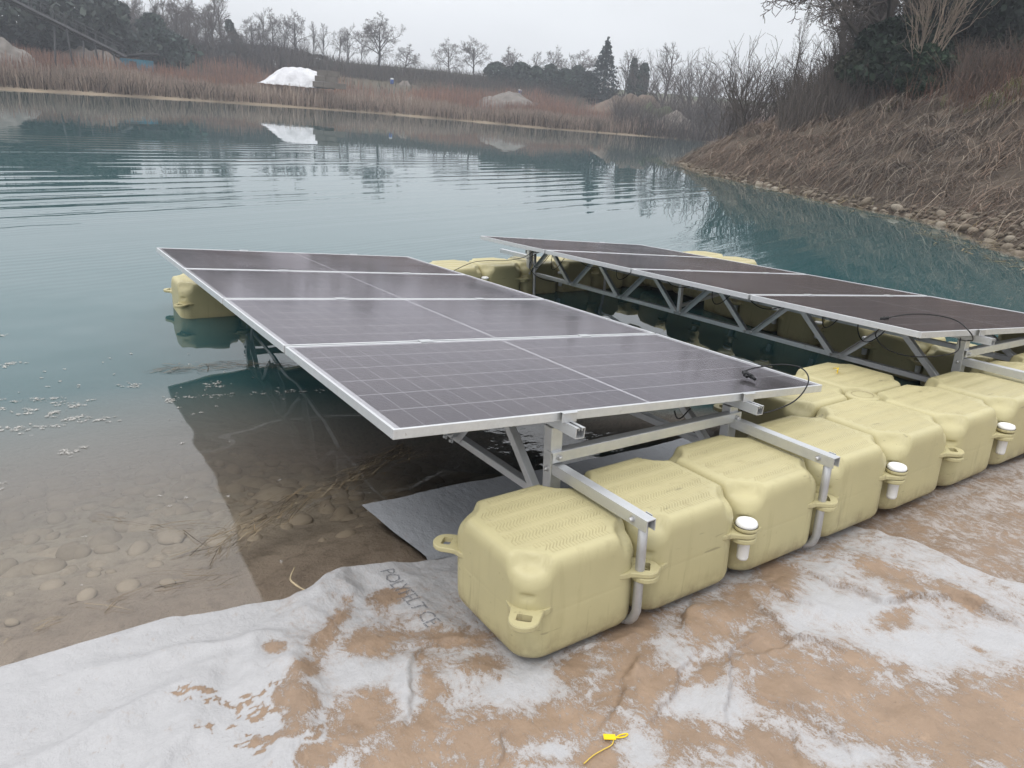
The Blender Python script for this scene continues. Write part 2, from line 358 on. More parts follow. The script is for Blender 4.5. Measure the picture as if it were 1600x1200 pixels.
# ------------------------------------------------------------------ geotextile sheets on the beach
MUD=[[-0.135, 0.736, 0.07, -0.023, -0.024, -0.069], [-0.399, 0.594, 0.016, -0.061, -0.136, -0.191], [-0.569, 0.388, 0.06, 0.019, -0.003, -0.053], [-0.281, 0.441, 0.112, -0.04, -0.042, -0.126], [-0.114, 0.33, 0.155, -0.082, -0.031, -0.067], [-0.492, 0.091, 0.132, -0.03, -0.029, -0.127], [-0.305, 0.04, 0.046, -0.044, -0.172, -0.315], [-0.067, 0.089, 0.073, -0.059, -0.054, -0.088], [-0.279, -0.173, 0.167, -0.103, -0.064, -0.11], [-0.449, -0.121, 0.118, -0.073, -0.034, -0.07], [-0.049, -0.188, 0.164, -0.077, -0.073, -0.119], [0.15, -0.083, 0.066, -0.041, -0.048, -0.062], [0.269, -0.156, 0.056, -0.052, -0.195, -0.188], [0.477, 0.009, 0.122, -0.024, -0.056, -0.083], [0.633, -0.13, 0.054, -0.033, -0.106, -0.102], [0.796, -0.144, 0.227, -0.042, -0.106, -0.127], [1.191, -0.071, 0.116, 0.025, -0.113, -0.203], [0.737, -0.332, 0.066, -0.099, -0.122, -0.073], [0.789, -0.561, 0.053, -0.189, -0.168, -0.064], [0.867, -0.782, 0.139, -0.201, -0.186, -0.073], [1.107, -0.9, 0.199, -0.122, -0.227, -0.105], [1.554, -0.289, 0.025, -0.134, -0.089, -0.036], [1.34, -0.443, 0.065, -0.039, -0.075, -0.044], [1.619, -0.481, 0.021, -0.122, -0.067, -0.022], [0.984, -0.521, 0.07, -0.111, -0.073, -0.035], [0.235, -0.449, 0.109, -0.068, -0.087, -0.087], [0.416, -0.616, 0.096, -0.17, -0.07, -0.033], [0.004, -0.388, 0.105, -0.065, -0.058, -0.07], [0.673, -0.506, 0.103, -0.063, -0.097, -0.073], [-0.885, 0.46, 0.039, 0.0, -0.001, -0.053], [-0.803, 0.317, 0.011, -0.048, -0.034, -0.037], [-0.787, 0.16, 0.029, 0.008, 0.002, -0.043], [-0.599, 0.57, 0.026, -0.055, -0.024, -0.047], [0.282, -0.266, 0.102, -0.062, -0.077, -0.084], [0.495, -0.33, 0.019, -0.098, -0.084, -0.038], [1.404, -0.701, 0.031, -0.055, -0.039, -0.014], [-0.65, 0.021, 0.065, -0.006, -0.006, -0.053], [-0.663, 0.244, 0.041, -0.053, -0.059, -0.145]]
CLEAN=[[-0.022, -0.029, 0.124, -0.083, -0.087, -0.132], [-0.325, 0.14, 0.047, -0.038, -0.067, -0.141], [-0.426, 0.309, 0.083, -0.067, -0.035, -0.088], [0.377, -0.388, 0.116, -0.072, -0.081, -0.077], [1.252, -0.609, 0.246, -0.15, -0.096, -0.052], [1.165, -0.301, 0.184, -0.111, -0.088, -0.061], [1.479, -0.707, 0.116, -0.071, -0.113, -0.053], [0.109, -0.427, 0.068, -0.042, -0.055, -0.06], [0.611, -0.763, 0.092, -0.056, -0.042, -0.027], [-0.103, -0.295, 0.061, -0.038, -0.02, -0.028]]
# fold lines: (height, width, sharp side) and the polyline on the ground
FOLDS=[(.020,.055,0,[(-0.584,0.702),(-0.757,0.714),(-0.952,0.772),(-1.14,0.814)]),(.014,.05,1,[(-0.359,0.004),(-0.276,0.188),(-0.194,0.317)]),(.018,.07,1,[(-0.302,0.757),(-0.365,0.653),(-0.459,0.588)]),(.014,.05,1,[(-0.214,0.375),(-0.124,0.312),(-0.042,0.299)]),(.02,.08,1,[(0.741,0.037),(0.633,-0.075)]),(.014,.05,1,[(0.42,-0.462),(0.527,-0.4),(0.616,-0.315),(0.754,-0.265)]),(.012,.05,-1,[(0.683,-0.337),(0.924,-0.369),(0.954,-0.446)]),(.012,.04,1,[(0.568,-0.458),(0.603,-0.559),(0.618,-0.657),(0.627,-0.733)]),(.014,.06,1,[(1.319,0.027),(1.315,-0.198),(1.387,-0.365),(1.597,-0.468),(1.637,-0.655),(1.635,-0.74)]),(.012,.04,1,[(1.608,-0.45),(1.637,-0.655)]),(.012,.05,1,[(0.933,-0.114),(0.899,-0.228),(0.871,-0.357),(0.962,-0.489)]),(.01,.04,1,[(0.319,-0.151),(0.227,-0.249)]),(.01,.04,1,[(-0.266,-0.272),(-0.158,-0.15)]),(.01,.04,1,[(0.543,-0.582),(0.469,-0.702)]),(.008,.03,1,[(-0.315,-0.053),(-0.28,-0.103)]),(.03,.065,0,[(-0.751,0.035),(-0.64,0.226),(-0.602,0.451),(-0.527,0.59)]),(.018,.055,0,[(-0.732,0.379),(-0.633,0.731)]),(.01,.05,-1,[(0.079,-0.296),(0.18,-0.236),(0.319,-0.151)]),(.008,.06,0,[(1.553,-0.003),(1.621,-0.276),(1.739,-0.695)]),(.035,.09,0,[(-0.178,1.052),(-0.264,0.932),(-0.42,0.856)]),(.012,.08,0,[(0.006,1.105),(-0.041,0.742),(-0.065,0.374)]),(.012,.05,1,[(0.081,-0.041),(0.207,-0.009),(0.36,-0.025)]),(.010,.05,1,[(0.192,-0.336),(0.35,-0.308),(0.52,-0.238)]),
 (.022,.07,0,[(-1.5,.3),(-1.1,.45),(-.8,.62)]),(.018,.06,0,[(-1.3,-.1),(-1.0,.2),(-.86,.5)]),(.012,.07,0,[(-.9,-.2),(-.85,.1)]),(.008,.05,0,[(.2,-.6),(.5,-.9)]),(.008,.05,0,[(.9,-.25),(1.3,-.35)]),(.01,.06,1,[(1.05,-.02),(1.1,-.3)])]
def seg_dist(x, y, P):
    best = np.full(x.shape, 1e9); sg = np.zeros(x.shape); tt = np.zeros(x.shape); n = len(P) - 1
    for i in range(n):
        a = np.array(P[i]); e = np.array(P[i + 1]) - a; l2 = e @ e
        u = ((x - a[0]) * e[0] + (y - a[1]) * e[1]) / l2; uc = np.clip(u, 0, 1)
        dx, dy = x - a[0] - uc * e[0], y - a[1] - uc * e[1]; d = np.hypot(dx, dy); m_ = d < best
        best = np.where(m_, d, best); sg = np.where(m_, np.sign(e[0] * dy - e[1] * dx), sg); tt = np.where(m_, (i + uc) / n, tt)
    return best, sg, tt
def fabric_ground(x, y):
    plane = .2493 + .0297 * x - .0701 * y
    ye = np.interp(x, [-2.4, 0.1, 2, 2.9, 4.5, 7], [1.04, 1.04, 1.22, .90, .66, .1]); sl_ = np.interp(x, [2.0, 3.0], [.24, .42])
    return smin(sl_ * (ye - y) + .004, plane - .003, .04)
def fabric_h(x, y, wr=1.):
    xw = x + fbm(x * 5, y * 5) * .13 + fbm(x * 17, y * 17) * .03; yw = y + fbm(x * 5 + 31, y * 5 + 7) * .13 + fbm(x * 17 + 3, y * 17) * .03
    h = np.zeros_like(x); crease = np.zeros_like(x)
    for a, w, sharp, P in FOLDS:
        d, sg, tt = seg_dist(xw, yw, P); taper = np.sin(np.pi * np.clip(.12 + .76 * tt, 0, 1)) ** .6
        if sharp == 0: h += 1.6 * a * np.exp(-(d / w) ** 2) * taper
        else:
            up = sg * sharp > 0
            h += 1.7 * a * taper * np.where(up, np.exp(-d / w) * sm(0, .008, d), -.15 * np.exp(-d / (w * .3)))
            crease += np.exp(-(d / .005) ** 2) * taper * (vnoise(x * 14, y * 14) > .35)
    under = sm(-.06, .05, y) * (1 - sm(.55, .75, y)) * sm(-.05, .03, x)      # pressed flat below the floats
    n = fbm(x * 1.6, y * 1.6) * .038 + fbm(x * 5, y * 5) * .018 + np.abs(fbm(x * 3.1 + 5 + y * 2, y * 5.3 - x * 2)) * .048 + np.abs(fbm(x * 8 - y * 5, y * 7 + x * 4)) * .010 + fbm(x * 22, y * 22, 3) * .006
    left = sm(-.35, -.8, x)
    h = (h + n * (1 - .35 * left)) * wr
    return h * (1 - .9 * under) - .001 * under, crease
def ellfield(x, y, L):
    f = np.full(x.shape, -1.5)
    for cx, cy, ux, uy, vx, vy in L:
        det = ux * vy - uy * vx
        a = ((x - cx) * vy - (y - cy) * vx) / det; b = (-(x - cx) * uy + (y - cy) * ux) / det
        f = np.maximum(f, 1 - np.sqrt(a * a + b * b))
    return f
def fabric_mat(name, base, mudc, amount):
    t = NT(name); g = t.geo(); f = t.attr('mud'); cr = t.attr('crease')
    wv = t.n('ShaderNodeTexNoise', {'Vector': g, 'Scale': 5.0, 'Detail': 3}).outputs['Color']; gw = t.n('ShaderNodeVectorMath', {0: wv, 1: (.16, .16, 0), 2: g}, operation='MULTIPLY_ADD').outputs[0]
    nz = t.math('ADD', t.math('MULTIPLY', t.math('SUBTRACT', t.noise(9, g, 5, .62), .5), 2.6),
        t.math('MULTIPLY', t.math('SUBTRACT', t.noise(48, gw, 5, .72, (1, .5, 1)), .5), 3.4))
    nz = t.math('ADD', nz, t.math('MULTIPLY', t.math('SUBTRACT', t.noise(240, g, 3, .6), .5), 2.0))
    v = t.math('ADD', t.math('MULTIPLY', f, 1.15), nz)
    fib = t.math('SUBTRACT', t.noise(130, g, 4, .7, (1, .4, 1)), .5)
    k = t.map(t.math('ADD', v, t.math('MULTIPLY', fib, 1.6)), -.22 - amount, .30 - amount)
    film = t.map(v, -1.0 - amount, .1 - amount, 0, .62)
    fine = t.noise(300, g, 2, .5, (.22, 1, 1)); fold = t.noise(3.2, g, 4, .6)
    cb = t.mix(t.map(fine, .25, .75), tuple(x * .93 for x in base), tuple(x * 1.03 for x in base))
    cb = t.mix(t.map(t.noise(26, g, 6, .75, (1, .5, 1)), .60, .66, 0, .55), cb, tuple(.5 * a + .5 * b for a, b in zip(mudc, base)))
    cb = t.mix(t.map(fold, .5, .8, 0, .22), cb, tuple(x * .72 for x in base))
    cb = t.mix(t.map(t.noise(170, g, 2), .71, .76, 0, .7), cb, (.17, .12, .09))
    cb = t.mix(film, cb, tuple(.75 * a + .25 * b for a, b in zip(mudc, base)))
    mv = t.noise(6, g, 5, .6); mf = t.noise(120, g, 3, .6)
    cmud = t.mix(t.map(mv, .3, .72), tuple(x * .80 for x in mudc), tuple(x * 1.12 for x in mudc))
    cmud = t.mix(t.map(t.noise(2.6, g, 5, .65), .52, .72, 0, .45), cmud, tuple(x * .66 for x in mudc)); cmud = t.mix(t.map(t.noise(21, g, 5, .7, (1, .5, 1)), .58, .72, 0, .5), cmud, tuple(min(1, x * 1.35) for x in mudc))
    cmud = t.mix(t.map(mf, .55, .8, 0, .35), cmud, tuple(x * .62 for x in mudc))
    cmud = t.mix(t.map(t.noise(34, g, 4, .7), .68, .75, 0, .7), cmud, (.13, .085, .055))
    c = t.mix(k, cb, cmud); c = t.mix(t.math('MULTIPLY', cr, .36), c, (.13, .085, .055))
    hgt = t.math('ADD', t.math('MULTIPLY', k, .0012), t.math('MULTIPLY', t.noise(40, g, 5, .65), .004))
    hgt = t.math('ADD', hgt, t.math('MULTIPLY', fine, .0008)); hgt = t.math('ADD', hgt, t.math('MULTIPLY', t.noise(13, g, 4, .6, (1, .6, 1)), .012))
    t.bsdf(c, t.map(k, 0, 1, .78, .5), 0, t.bump(hgt, 1.0, .95), .3); return t.m
FAB1 = fabric_mat('pale_geotextile', (.405, .40, .405), (.285, .202, .140), -.12)
FAB2 = fabric_mat('wet_grey_geotextile', (.30, .31, .33), (.20, .14, .095), -.75)
FAB3 = fabric_mat('dirty_geotextile', (.37, .345, .33), (.25, .175, .12), .25)
EX = [-2.3, -1.41, -.8, -.62, -.5, -.38, -.28, -.17, -.05, .08, .28, .55, 1.0, 2.2]; EY = [1.06, 1.05, 1.075, 1.03, 1.0, .965, .975, 1.035, 1.035, 1.0, .955, .9, .85, .8]
def edge_y(x):
    return sum(np.interp(x + o, EX, EY) for o in (-.04, -.02, 0, .02, .04)) / 5 + fbm(x * 9, x * 0 + 3.3) * .012
def edge_x(y): return np.interp(y, [-2, -.6, -.39, -.19, -.05, .9], [2.1, 1.947, 1.9, 1.915, 1.85, 1.78]) + fbm(y * 5, y * 0 + 8.1) * .03
s = np.linspace(0, 1, 430)[:, None]; q = np.linspace(0, 1, 310)[None, :]
fy = -1.9 + q * (edge_y(-2.3 + s * 4.2) + 1.9); fx = -2.3 + s * (edge_x(fy) + 2.3)
fh, fcr = fabric_h(fx, fy); fz = fabric_ground(fx, fy) + fh
lip = sm(.10, .0, edge_y(fx) - fy); fz = np.maximum(fz, .012 * lip - 1 * (1 - lip)); fz = fz + .006 * lip
DABS = [[cx + dx_, cy + dy_, a_ * math.cos(w_), a_ * math.sin(w_), -b_ * math.sin(w_), b_ * math.cos(w_)] for cx, cy in ((-.885, .46), (-.80, .317), (-.787, .16), (-.70, .10), (-.72, .30)) for dx_, dy_, a_, b_, w_ in [(random.gauss(0, .045), random.gauss(0, .035), random.uniform(.012, .03), random.uniform(.006, .012), random.gauss(-.6, .4)) for _k in range(11)]]
wx_ = fx + fbm(fx * 5, fy * 5) * .12; wy_ = fy + fbm(fx * 5 + 9, fy * 5 + 4) * .12
f = ellfield(wx_, wy_, [m_ for m_ in MUD if m_[0] > -.7]); f = np.maximum(f, ellfield(wx_ + fbm(fx * 30, fy * 30) * .12, wy_, DABS) * .8); cl = ellfield(fx, fy, CLEAN)
f = np.maximum(f, -.40); f = f - np.clip(cl + .2, 0, 1) * 1.1
f = f - 1.1 * sm(-.45, -.8, fx) * (f < 0) - .35 * sm(.55, .8, fy) * (ellfield(fx, fy, MUD[:2]) < -.1)
f = f + .10 * sm(.5, 1.0, fx) * sm(-.5, -.9, fy) + .28 * sm(-.16, -.02, fy) * sm(.05, .25, fx) * sm(.7, .5, fy)  # last term: soil below the floats, doubling as contact shade in the colour
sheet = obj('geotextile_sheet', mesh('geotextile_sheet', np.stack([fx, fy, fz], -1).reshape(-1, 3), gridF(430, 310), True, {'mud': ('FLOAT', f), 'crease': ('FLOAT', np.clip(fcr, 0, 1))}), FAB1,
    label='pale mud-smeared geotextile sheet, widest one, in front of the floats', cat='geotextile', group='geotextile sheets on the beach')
# lower, wet sheet under the floats with its corner in the water
s = np.linspace(0, 1, 150)[:, None]; q = np.linspace(0, 1, 70)[None, :]
lx = np.interp(q, [0, 1], [.30, .10]) + fbm(q * 3, q * 0 + 1) * .04
ux = lx + s * (2.35 - lx); yb = np.interp(ux, [0, .1, .6, 1.18, 2.2, 4.6], [1.57, 1.57, 1.56, 1.51, 1.5, 1.62]) + fbm(ux * 4, ux * 0 + 5) * .04
uy = .3 + q * (yb - .3)
uz = np.maximum(fabric_ground(ux, uy) - .012, .006 + .02 * (1 - q)) + fbm(ux * 3, uy * 3) * .012 * (1 - q) + fbm(ux * 12, uy * 12) * .004
uz = np.where(uy < 1.0, np.minimum(uz, fabric_ground(ux, uy) - .02), uz)
obj('geotextile_sheet', mesh('geotextile_under', np.stack([ux, uy, uz], -1).reshape(-1, 3), gridF(150, 70), True, {'mud': ('FLOAT', np.full(ux.shape, -.7)), 'crease': ('FLOAT', ux * 0)}), FAB2,
    label='dark wet grey geotextile sheet under the floats with its corner in the water', cat='geotextile', group='geotextile sheets on the beach')
s = np.linspace(0, 1, 260)[:, None]; q = np.linspace(0, 1, 150)[None, :]
rx = 1.65 + s * 5.2 + q * 0; ry = -2.0 + q * (np.interp(rx, [1.6, 3, 4.5, 7], [.95, .82, .6, .05]) + 2.0)
rh, rc = fabric_h(rx, ry, .8); rz = fabric_ground(rx, ry) + rh - .012
f3 = fbm(rx * 1.5, ry * 1.5) * 1.2 - .1
obj('geotextile_sheet', mesh('geotextile_right', np.stack([rx, ry, rz], -1).reshape(-1, 3), gridF(260, 150), True, {'mud': ('FLOAT', f3), 'crease': ('FLOAT', rc * .3)}), FAB3,
    label='brown dirt-covered geotextile sheet beside the far floats of the front row', cat='geotextile', group='geotextile sheets on the beach')
# printed wording on the pale sheet
tcu = bpy.data.curves.new('lettering', 'FONT'); tcu.body = 'POLYFELT CE'; tcu.size = .085; tcu.resolution_u = 2; tcu.space_character = .92
to = bpy.data.objects.new('lettering_tmp', tcu); COL.objects.link(to); bpy.context.view_layer.update()
tm = bpy.data.meshes.new_from_object(to.evaluated_get(bpy.context.evaluated_depsgraph_get())); COL.objects.unlink(to); bpy.data.objects.remove(to)
import bmesh
bmt = bmesh.new(); bmt.from_mesh(tm)
bmesh.ops.triangulate(bmt, faces=bmt.faces)
for _ in range(2): bmesh.ops.subdivide_edges(bmt, edges=[e_ for e_ in bmt.edges if e_.calc_length() > .012], cuts=1)
tco = np.array([v.co[:] for v in bmt.verts]); wtot = tco[:, 0].max()
A = np.array([-.040, .945]); B = np.array([-.087, .425]); dl = (B - A) / np.linalg.norm(B - A); up_ = np.array([-dl[1], dl[0]])
k = np.linalg.norm(B - A) / wtot
xy = A + tco[:, :1] * k * dl + tco[:, 1:2] * up_ - up_ * .03
hz_, _ = fabric_h(xy[:, 0], xy[:, 1]); zz = fabric_ground(xy[:, 0], xy[:, 1]) + hz_ + .0035
for v, p, z_ in zip(bmt.verts, xy, zz): v.co = (p[0], p[1], z_)
bmesh.ops.recalc_face_normals(bmt, faces=bmt.faces)
bmt.to_mesh(tm); bmt.free(); tm.materials.clear()
t = NT('faded_print'); g = t.geo(); ink = t.n('ShaderNodeBsdfDiffuse', {'Color': (.18, .185, .20, 1)}); tp = t.n('ShaderNodeBsdfTransparent')
mm = t.n('ShaderNodeMixShader', {0: t.map(t.noise(150, g, 3, .6), .42, .58, .12, .9), 1: tp.outputs[0], 2: ink.outputs[0]}); t.t.links.new(mm.outputs[0], t.out.inputs['Surface'])
obj('printed_lettering', tm, t.m, sheet)
# ------------------------------------------------------------------ floats
HT = .37
def outline(a, c, ns_=24, na=15):
    P = []
    for k in range(4):
        w0 = math.pi / 2 * k; cx, cy = [(1, 1), (-1, 1), (-1, -1), (1, -1)][k]
        for j in range(na): 
            w = w0 + math.pi / 2 * j / (na - 1); P.append((cx * (a - c) + c * math.cos(w), cy * (a - c) + c * math.sin(w)))
        nx = [(-1, 1), (-1, -1), (1, -1), (1, 1)][k]; p0 = P[-1]; w1 = w0 + math.pi / 2
        p1 = (nx[0] * (a - c) + c * math.cos(w1), nx[1] * (a - c) + c * math.sin(w1))
        for j in range(1, ns_): P.append((p0[0] + (p1[0] - p0[0]) * j / ns_, p0[1] + (p1[1] - p0[1]) * j / ns_))
    return np.array(P)
def float_body():
    a = .246; c = .092
    rings = [(.22, 0), (.15, 0), (.08, 0), (.045, 0), (.028, .004), (.012, .016), (.003, .032), (0, .05), (0, .09), (0, .13), (0, .165), (.0, .178), (.0003, .181), (0, .184), (0, .2), (0, .22), (0, .238), (0, .25), (0, .258), (0, .266), (0, .274), (0, .284), (0, .296), (0, .31), (0, .325), (.002, .338), (.006, .352), (.013, .3625), (.022, .3682), (.034, HT)]
    rings += [(o, HT) for o in (.048, .054, .06, .066, .072, .078, .084, .09, .096, .102, .108, .114, .12, .127, .136, .147, .16, .18, .20, .225)]
    V = []
    for o, z in rings:
        P = outline(a - o, max(c - o * .55, .012)); n = len(P)
        zz = np.full(n, z)
        dc = np.min([np.hypot(P[:, 0] - sx * .25, P[:, 1] - sy * .25) for sx in (1, -1) for sy in (1, -1)], 0)
        rec = sm(.119, .097, dc) * .036 + sm(.11, .05, dc) * .014
        zz = zz - rec * sm(.25, .335, z)
        ang = np.abs(np.arctan2(P[:, 1], P[:, 0])); dt = np.minimum(np.abs(ang - np.pi / 4), np.abs(ang - 3 * np.pi / 4)) * .3
        if .2 < z < .33:
            de = .012 * np.exp(-(dt / .020) ** 4 - ((zz - .252) / .0085) ** 2); P = P * (1 - de / np.hypot(P[:, 0], P[:, 1]))[:, None]
        V.append(np.column_stack([P, zz]))
    n = len(V[0]); R_ = len(V); V = np.concatenate(V)
    F = [tuple(range(n))[::-1]]
    for i in range(R_ - 1):
        for k in range(n):
            k2 = (k + 1) % n; F.append((i * n + k, i * n + k2, (i + 1) * n + k2, (i + 1) * n + k))
    F.append(tuple(range((R_ - 1) * n, R_ * n)))
    return mesh('float_body', V, F, True)
def tread_me():
    mb = MB(); step = .0135; per = .096; amp = .022
    for xi in np.arange(-.235, .236, step):
        ys = np.arange(-.204, .2041, per / 4); pts = []
        for y in ys:
            ph = (y / per) % 1; tri = 1 - 4 * abs(ph - .5); x = xi + amp * tri
            dc = math.hypot(abs(x) - .25, abs(y) - .25)
            pts.append((x, y) if abs(x) < .203 and dc > .137 else None)
        for p, q_ in zip(pts[:-1], pts[1:]):
            if p is None or q_ is None: continue
            dx, dy = q_[0] - p[0], q_[1] - p[1]; L = math.hypot(dx, dy); nx, ny = -dy / L * .0032, dx / L * .0032
            b = HT - .0004; h_ = HT + .0013
            mb.add([(p[0] - nx, p[1] - ny, b), (p[0], p[1], h_), (p[0] + nx, p[1] + ny, b), (q_[0] - nx, q_[1] - ny, b), (q_[0], q_[1], h_), (q_[0] + nx, q_[1] + ny, b)], [(0, 1, 4, 3), (1, 2, 5, 4)])
    return mesh('tread', mb.v, mb.f)
def lug_me():
    out = [(-.085, -.078), (-.062, -.066), (-.046, -.054), (-.03, -.051), (-.012, -.05)] + [(.050 * math.cos(w), .050 * math.sin(w)) for w in np.linspace(-math.pi / 2, math.pi / 2, 13)] + [(-.012, .05), (-.03, .051), (-.046, .054), (-.062, .066), (-.085, .078)]
    hx, hy = .017, .025
    def onrect(p):
        a_ = math.atan2(p[1], p[0] + .0001); c_, s_ = math.cos(a_), math.sin(a_); k_ = min(hx / max(abs(c_), 1e-6), hy / max(abs(s_), 1e-6)); return (k_ * c_, k_ * s_)
    inn = [onrect(p) for p in out]; n = len(out); V = []; th = .010
    def ring(P, z, k=0):
        V.extend([(x - k * x, y - k * y, z) for x, y in P])
    ring(inn, th); ring(out, th, .05); ring(out, th - .004); ring(out, -th + .004); ring(out, -th, .05); ring(inn, -th)
    F = []
    for r in range(5):
        for k in range(n - 1): F.append((r * n + k, r * n + k + 1, (r + 1) * n + k + 1, (r + 1) * n + k))
        F.append((r * n + n - 1, r * n, (r + 1) * n, (r + 1) * n + n - 1))
    for k in range(n - 1): F.append((5 * n + k, 5 * n + k + 1, k + 1, k))
    F.append((5 * n + n - 1, 5 * n, 0, n - 1))
    mb = MB().add(V, F); return mb.me('lug', False)
BODY, TRD, LUG = float_body(), tread_me(), lug_me()
ORD = ['first', 'second', 'third', 'fourth', 'fifth', 'sixth', 'seventh', 'eighth', 'ninth', 'tenth', 'eleventh', 'twelfth']
LUGZ = {(0, 0): .196, (1, 0): .218, (1, 1): .24, (0, 1): .218}
def make_float(i, j, label, group, mw=None):
    """cell (i, j) of the half metre deck grid"""
    M_ = (mw if mw is not None else MS) @ T(.5 * i + .25, .5 * j + .25, 0) @ Matrix.Rotation(random.uniform(-.006, .006), 4, 'Z') @ T(0, 0, random.uniform(-.003, .003))
    r = thing('pontoon_float', label, 'float', M_, group)
    obj('body', BODY, YEL, r); obj('tread', TRD, TREAD, r)
    for (a, b), z in LUGZ.items():
        w = math.atan2(b - .5, a - .5)
        obj('lug', LUG, YELL, r, mw=T(a * .5 - .25, b * .5 - .25, z) @ Matrix.Rotation(w, 4, 'Z'))
    return r
FL = ['yellow float at the near left end of the front row, bare lug at its corner', 'second yellow float of the front row, right of the nearest bent pipe', 'third yellow float of the front row, with a white pin at its left',
      'fourth yellow float of the front row, right of the second bent pipe', 'fifth yellow float of the front row, between a white pin and an empty lug', 'sixth yellow float of the front row, with an empty lug at its left',
      'seventh yellow float of the front row, cut by the right picture edge', 'eighth yellow float of the front row, right of the brown table arm']
for i in range(12): make_float(i, 0, FL[i] if i < 8 else f'{ORD[i]} yellow float of the front row, counted from the near left corner', 'floats of the front row on the beach')
make_float(4, 1, 'yellow float under the near right corner of the left panel table', 'floats of the second row')
make_float(5, 1, 'yellow float carrying the small bright yellow tag, beside dark water', 'floats of the second row')
for i in (10, 11): make_float(i, 1, f'{"inner" if i == 10 else "outer"} yellow float of the second row at the right end', 'floats of the second row')
MFAR = MS @ T(-.10, .10, .035) @ Matrix.Rotation(.018, 4, 'Y') @ Matrix.Rotation(.045, 4, 'X') 
_off = MS @ T(-.10, 5.08, .035) @ Matrix.Rotation(.018, 4, 'Y') @ Matrix.Rotation(.05, 4, 'X') @ T(0, -5.0, 0)
for i in range(12):
    make_float(i, 10, 'yellow float at the far left, floating beyond the panel edge with its reflection below' if i == 0 else f'{ORD[i]} yellow float of the far row, counted from the left', 'floats of the far row', _off)
def MRT_(j): return MS @ T(.10, .06, float(np.interp(j, [2, 7, 7.9, 8], [-.33, -.15, -.13, -.02])))       # these ride lower, afloat
for j in range(2, 10):
    for i in ((10, 11) if j >= 8 else (10,)):
        make_float(i, j, f'{"inner" if i == 10 else "outer"} yellow float of the right side column, {ORD[j - 2]} behind the second row', 'floats of the right column', MRT_(j))
# white pins, loose cap and tag
pv, pf = lathe([(.0, .0), (.012, .001), (.017, .010), (.022, .016), (.030, .0185), (.037, .016), (.041, .008), (.041, 0), (.036, -.002)], 28)
PINH = mesh('pin_head', pv, pf, True)
pv, pf = lathe([(.044, .0), (.0455, -.004), (.0455, -.011), (.043, -.015), (.02, -.015)], 28); PINR = mesh('pin_collar', pv, pf, True)
pv, pf = lathe([(.034, .0), (.034, -.014), (.026, -.022), (.023, -.024), (.022, -.095), (.019, -.104), (0, -.105)], 22); PINS = mesh('pin_stem', pv, pf, True)
def pin(M_, label, group='white connector pins'):
    r = thing('connector_pin', label, 'pin', M_, group)
    obj('head', PINH, WHITEP, r, mw=T(0, 0, .027)); obj('collar', PINR, YELL, r, mw=T(0, 0, .026)); obj('stem', PINS, WHITEP, r, mw=T(0, 0, -.014)); return r
for xg, lb in ((1.0, 'nearest white pin, hanging between the second and third front floats'), (2.0, 'white pin hanging between the fourth and fifth front floats'), (3.0, 'white pin at the right picture edge between the sixth and seventh front floats')):
    pin(MS @ T(xg + .004, -.006, .222), lb)
for k, y in enumerate((1.0, 1.5, 2.0, 2.5, 3.0, 3.5, 4.0)): pin(MRT_(y * 2) @ T(5.0, y, .222), f'{ORD[k]} white pin from the front along the shaded inner side of the right column')
pin(_off @ T(3.0, 5.0, .222), 'white pin on the far row just above the left table edge'); pin(_off @ T(4.0, 5.0, .222), 'white pin on the far row behind the brown table truss')
cv, cf = lathe([(0, .012), (.03, .0125), (.07, .012), (.082, .009), (.086, .002), (.086, -.03)], 36)
cap = thing('disc_cap', 'round flat yellow cap where four floats meet', 'cap', MS @ T(2.5, .5, .352)); obj('disc', mesh('disc', cv, cf, True), YELL, cap)
cv, cf = lathe([(.052, .0128), (.053, .0142), (.056, .0142), (.057, .0126)], 36); obj('rim', mesh('rim', cv, cf, True), TREAD, cap)
YT = mat_simple('bright_yellow_plastic', (.82, .56, .01), .4, var=.06)
tg = thing('plastic_tag', 'small bright yellow tag standing on a yellow float beside dark water', 'tag', MS @ T(2.72, .80, .374) @ Matrix.Rotation(.5, 4, 'Z'))
obj('flap', MB().box(-.028, .028, -.002, .002, 0, .022, .0006).me('flap'), YT, tg); obj('strap', MB().tube(spline([(.02, 0, .01), (.045, .012, .012), (.06, .03, .004)], 5), .0022, 6).me('strap', True), YT, tg)
def gz(x, y):
    a = np.array([x]); b = np.array([y]); return float(fabric_ground(a, b)[0] + fabric_h(a, b)[0][0])
tie = thing('seal_tag', 'bright yellow plastic seal tag with a thin tail lying on the muddy sheet', 'tag', T(.0, 0, 0))
P = [(.05, -.345), (.078, -.362)]
z0 = max(gz(.05, -.345), gz(.078, -.362)) + .003
a_ = math.atan2(-.017, .028)
obj('flap', MB().box(-.019, .016, -.0095, .0095, 0, .004, .001, M=T(.062, -.352, z0) @ Matrix.Rotation(a_, 4, 'Z')).me('flap'), YT, tie)
obj('loop', MB().tube(spline([(x, y, gz(x, y) + .006) for x, y in ((.072, -.362), (.088, -.362), (.106, -.367), (.11, -.372), (.10, -.374), (.086, -.370), (.072, -.360))], 5), .0022, 6).me('loop', True), YT, tie)
obj('tail', MB().tube(spline([(x, y, gz(x, y) + .005) for x, y in ((.070, -.360), (.052, -.372), (.02, -.372), (-.015, -.373), (-.052, -.379))], 5), .0019, 6).me('tail', True), mat_simple('faded_yellow_plastic', (.62, .44, .08), .5), tie)
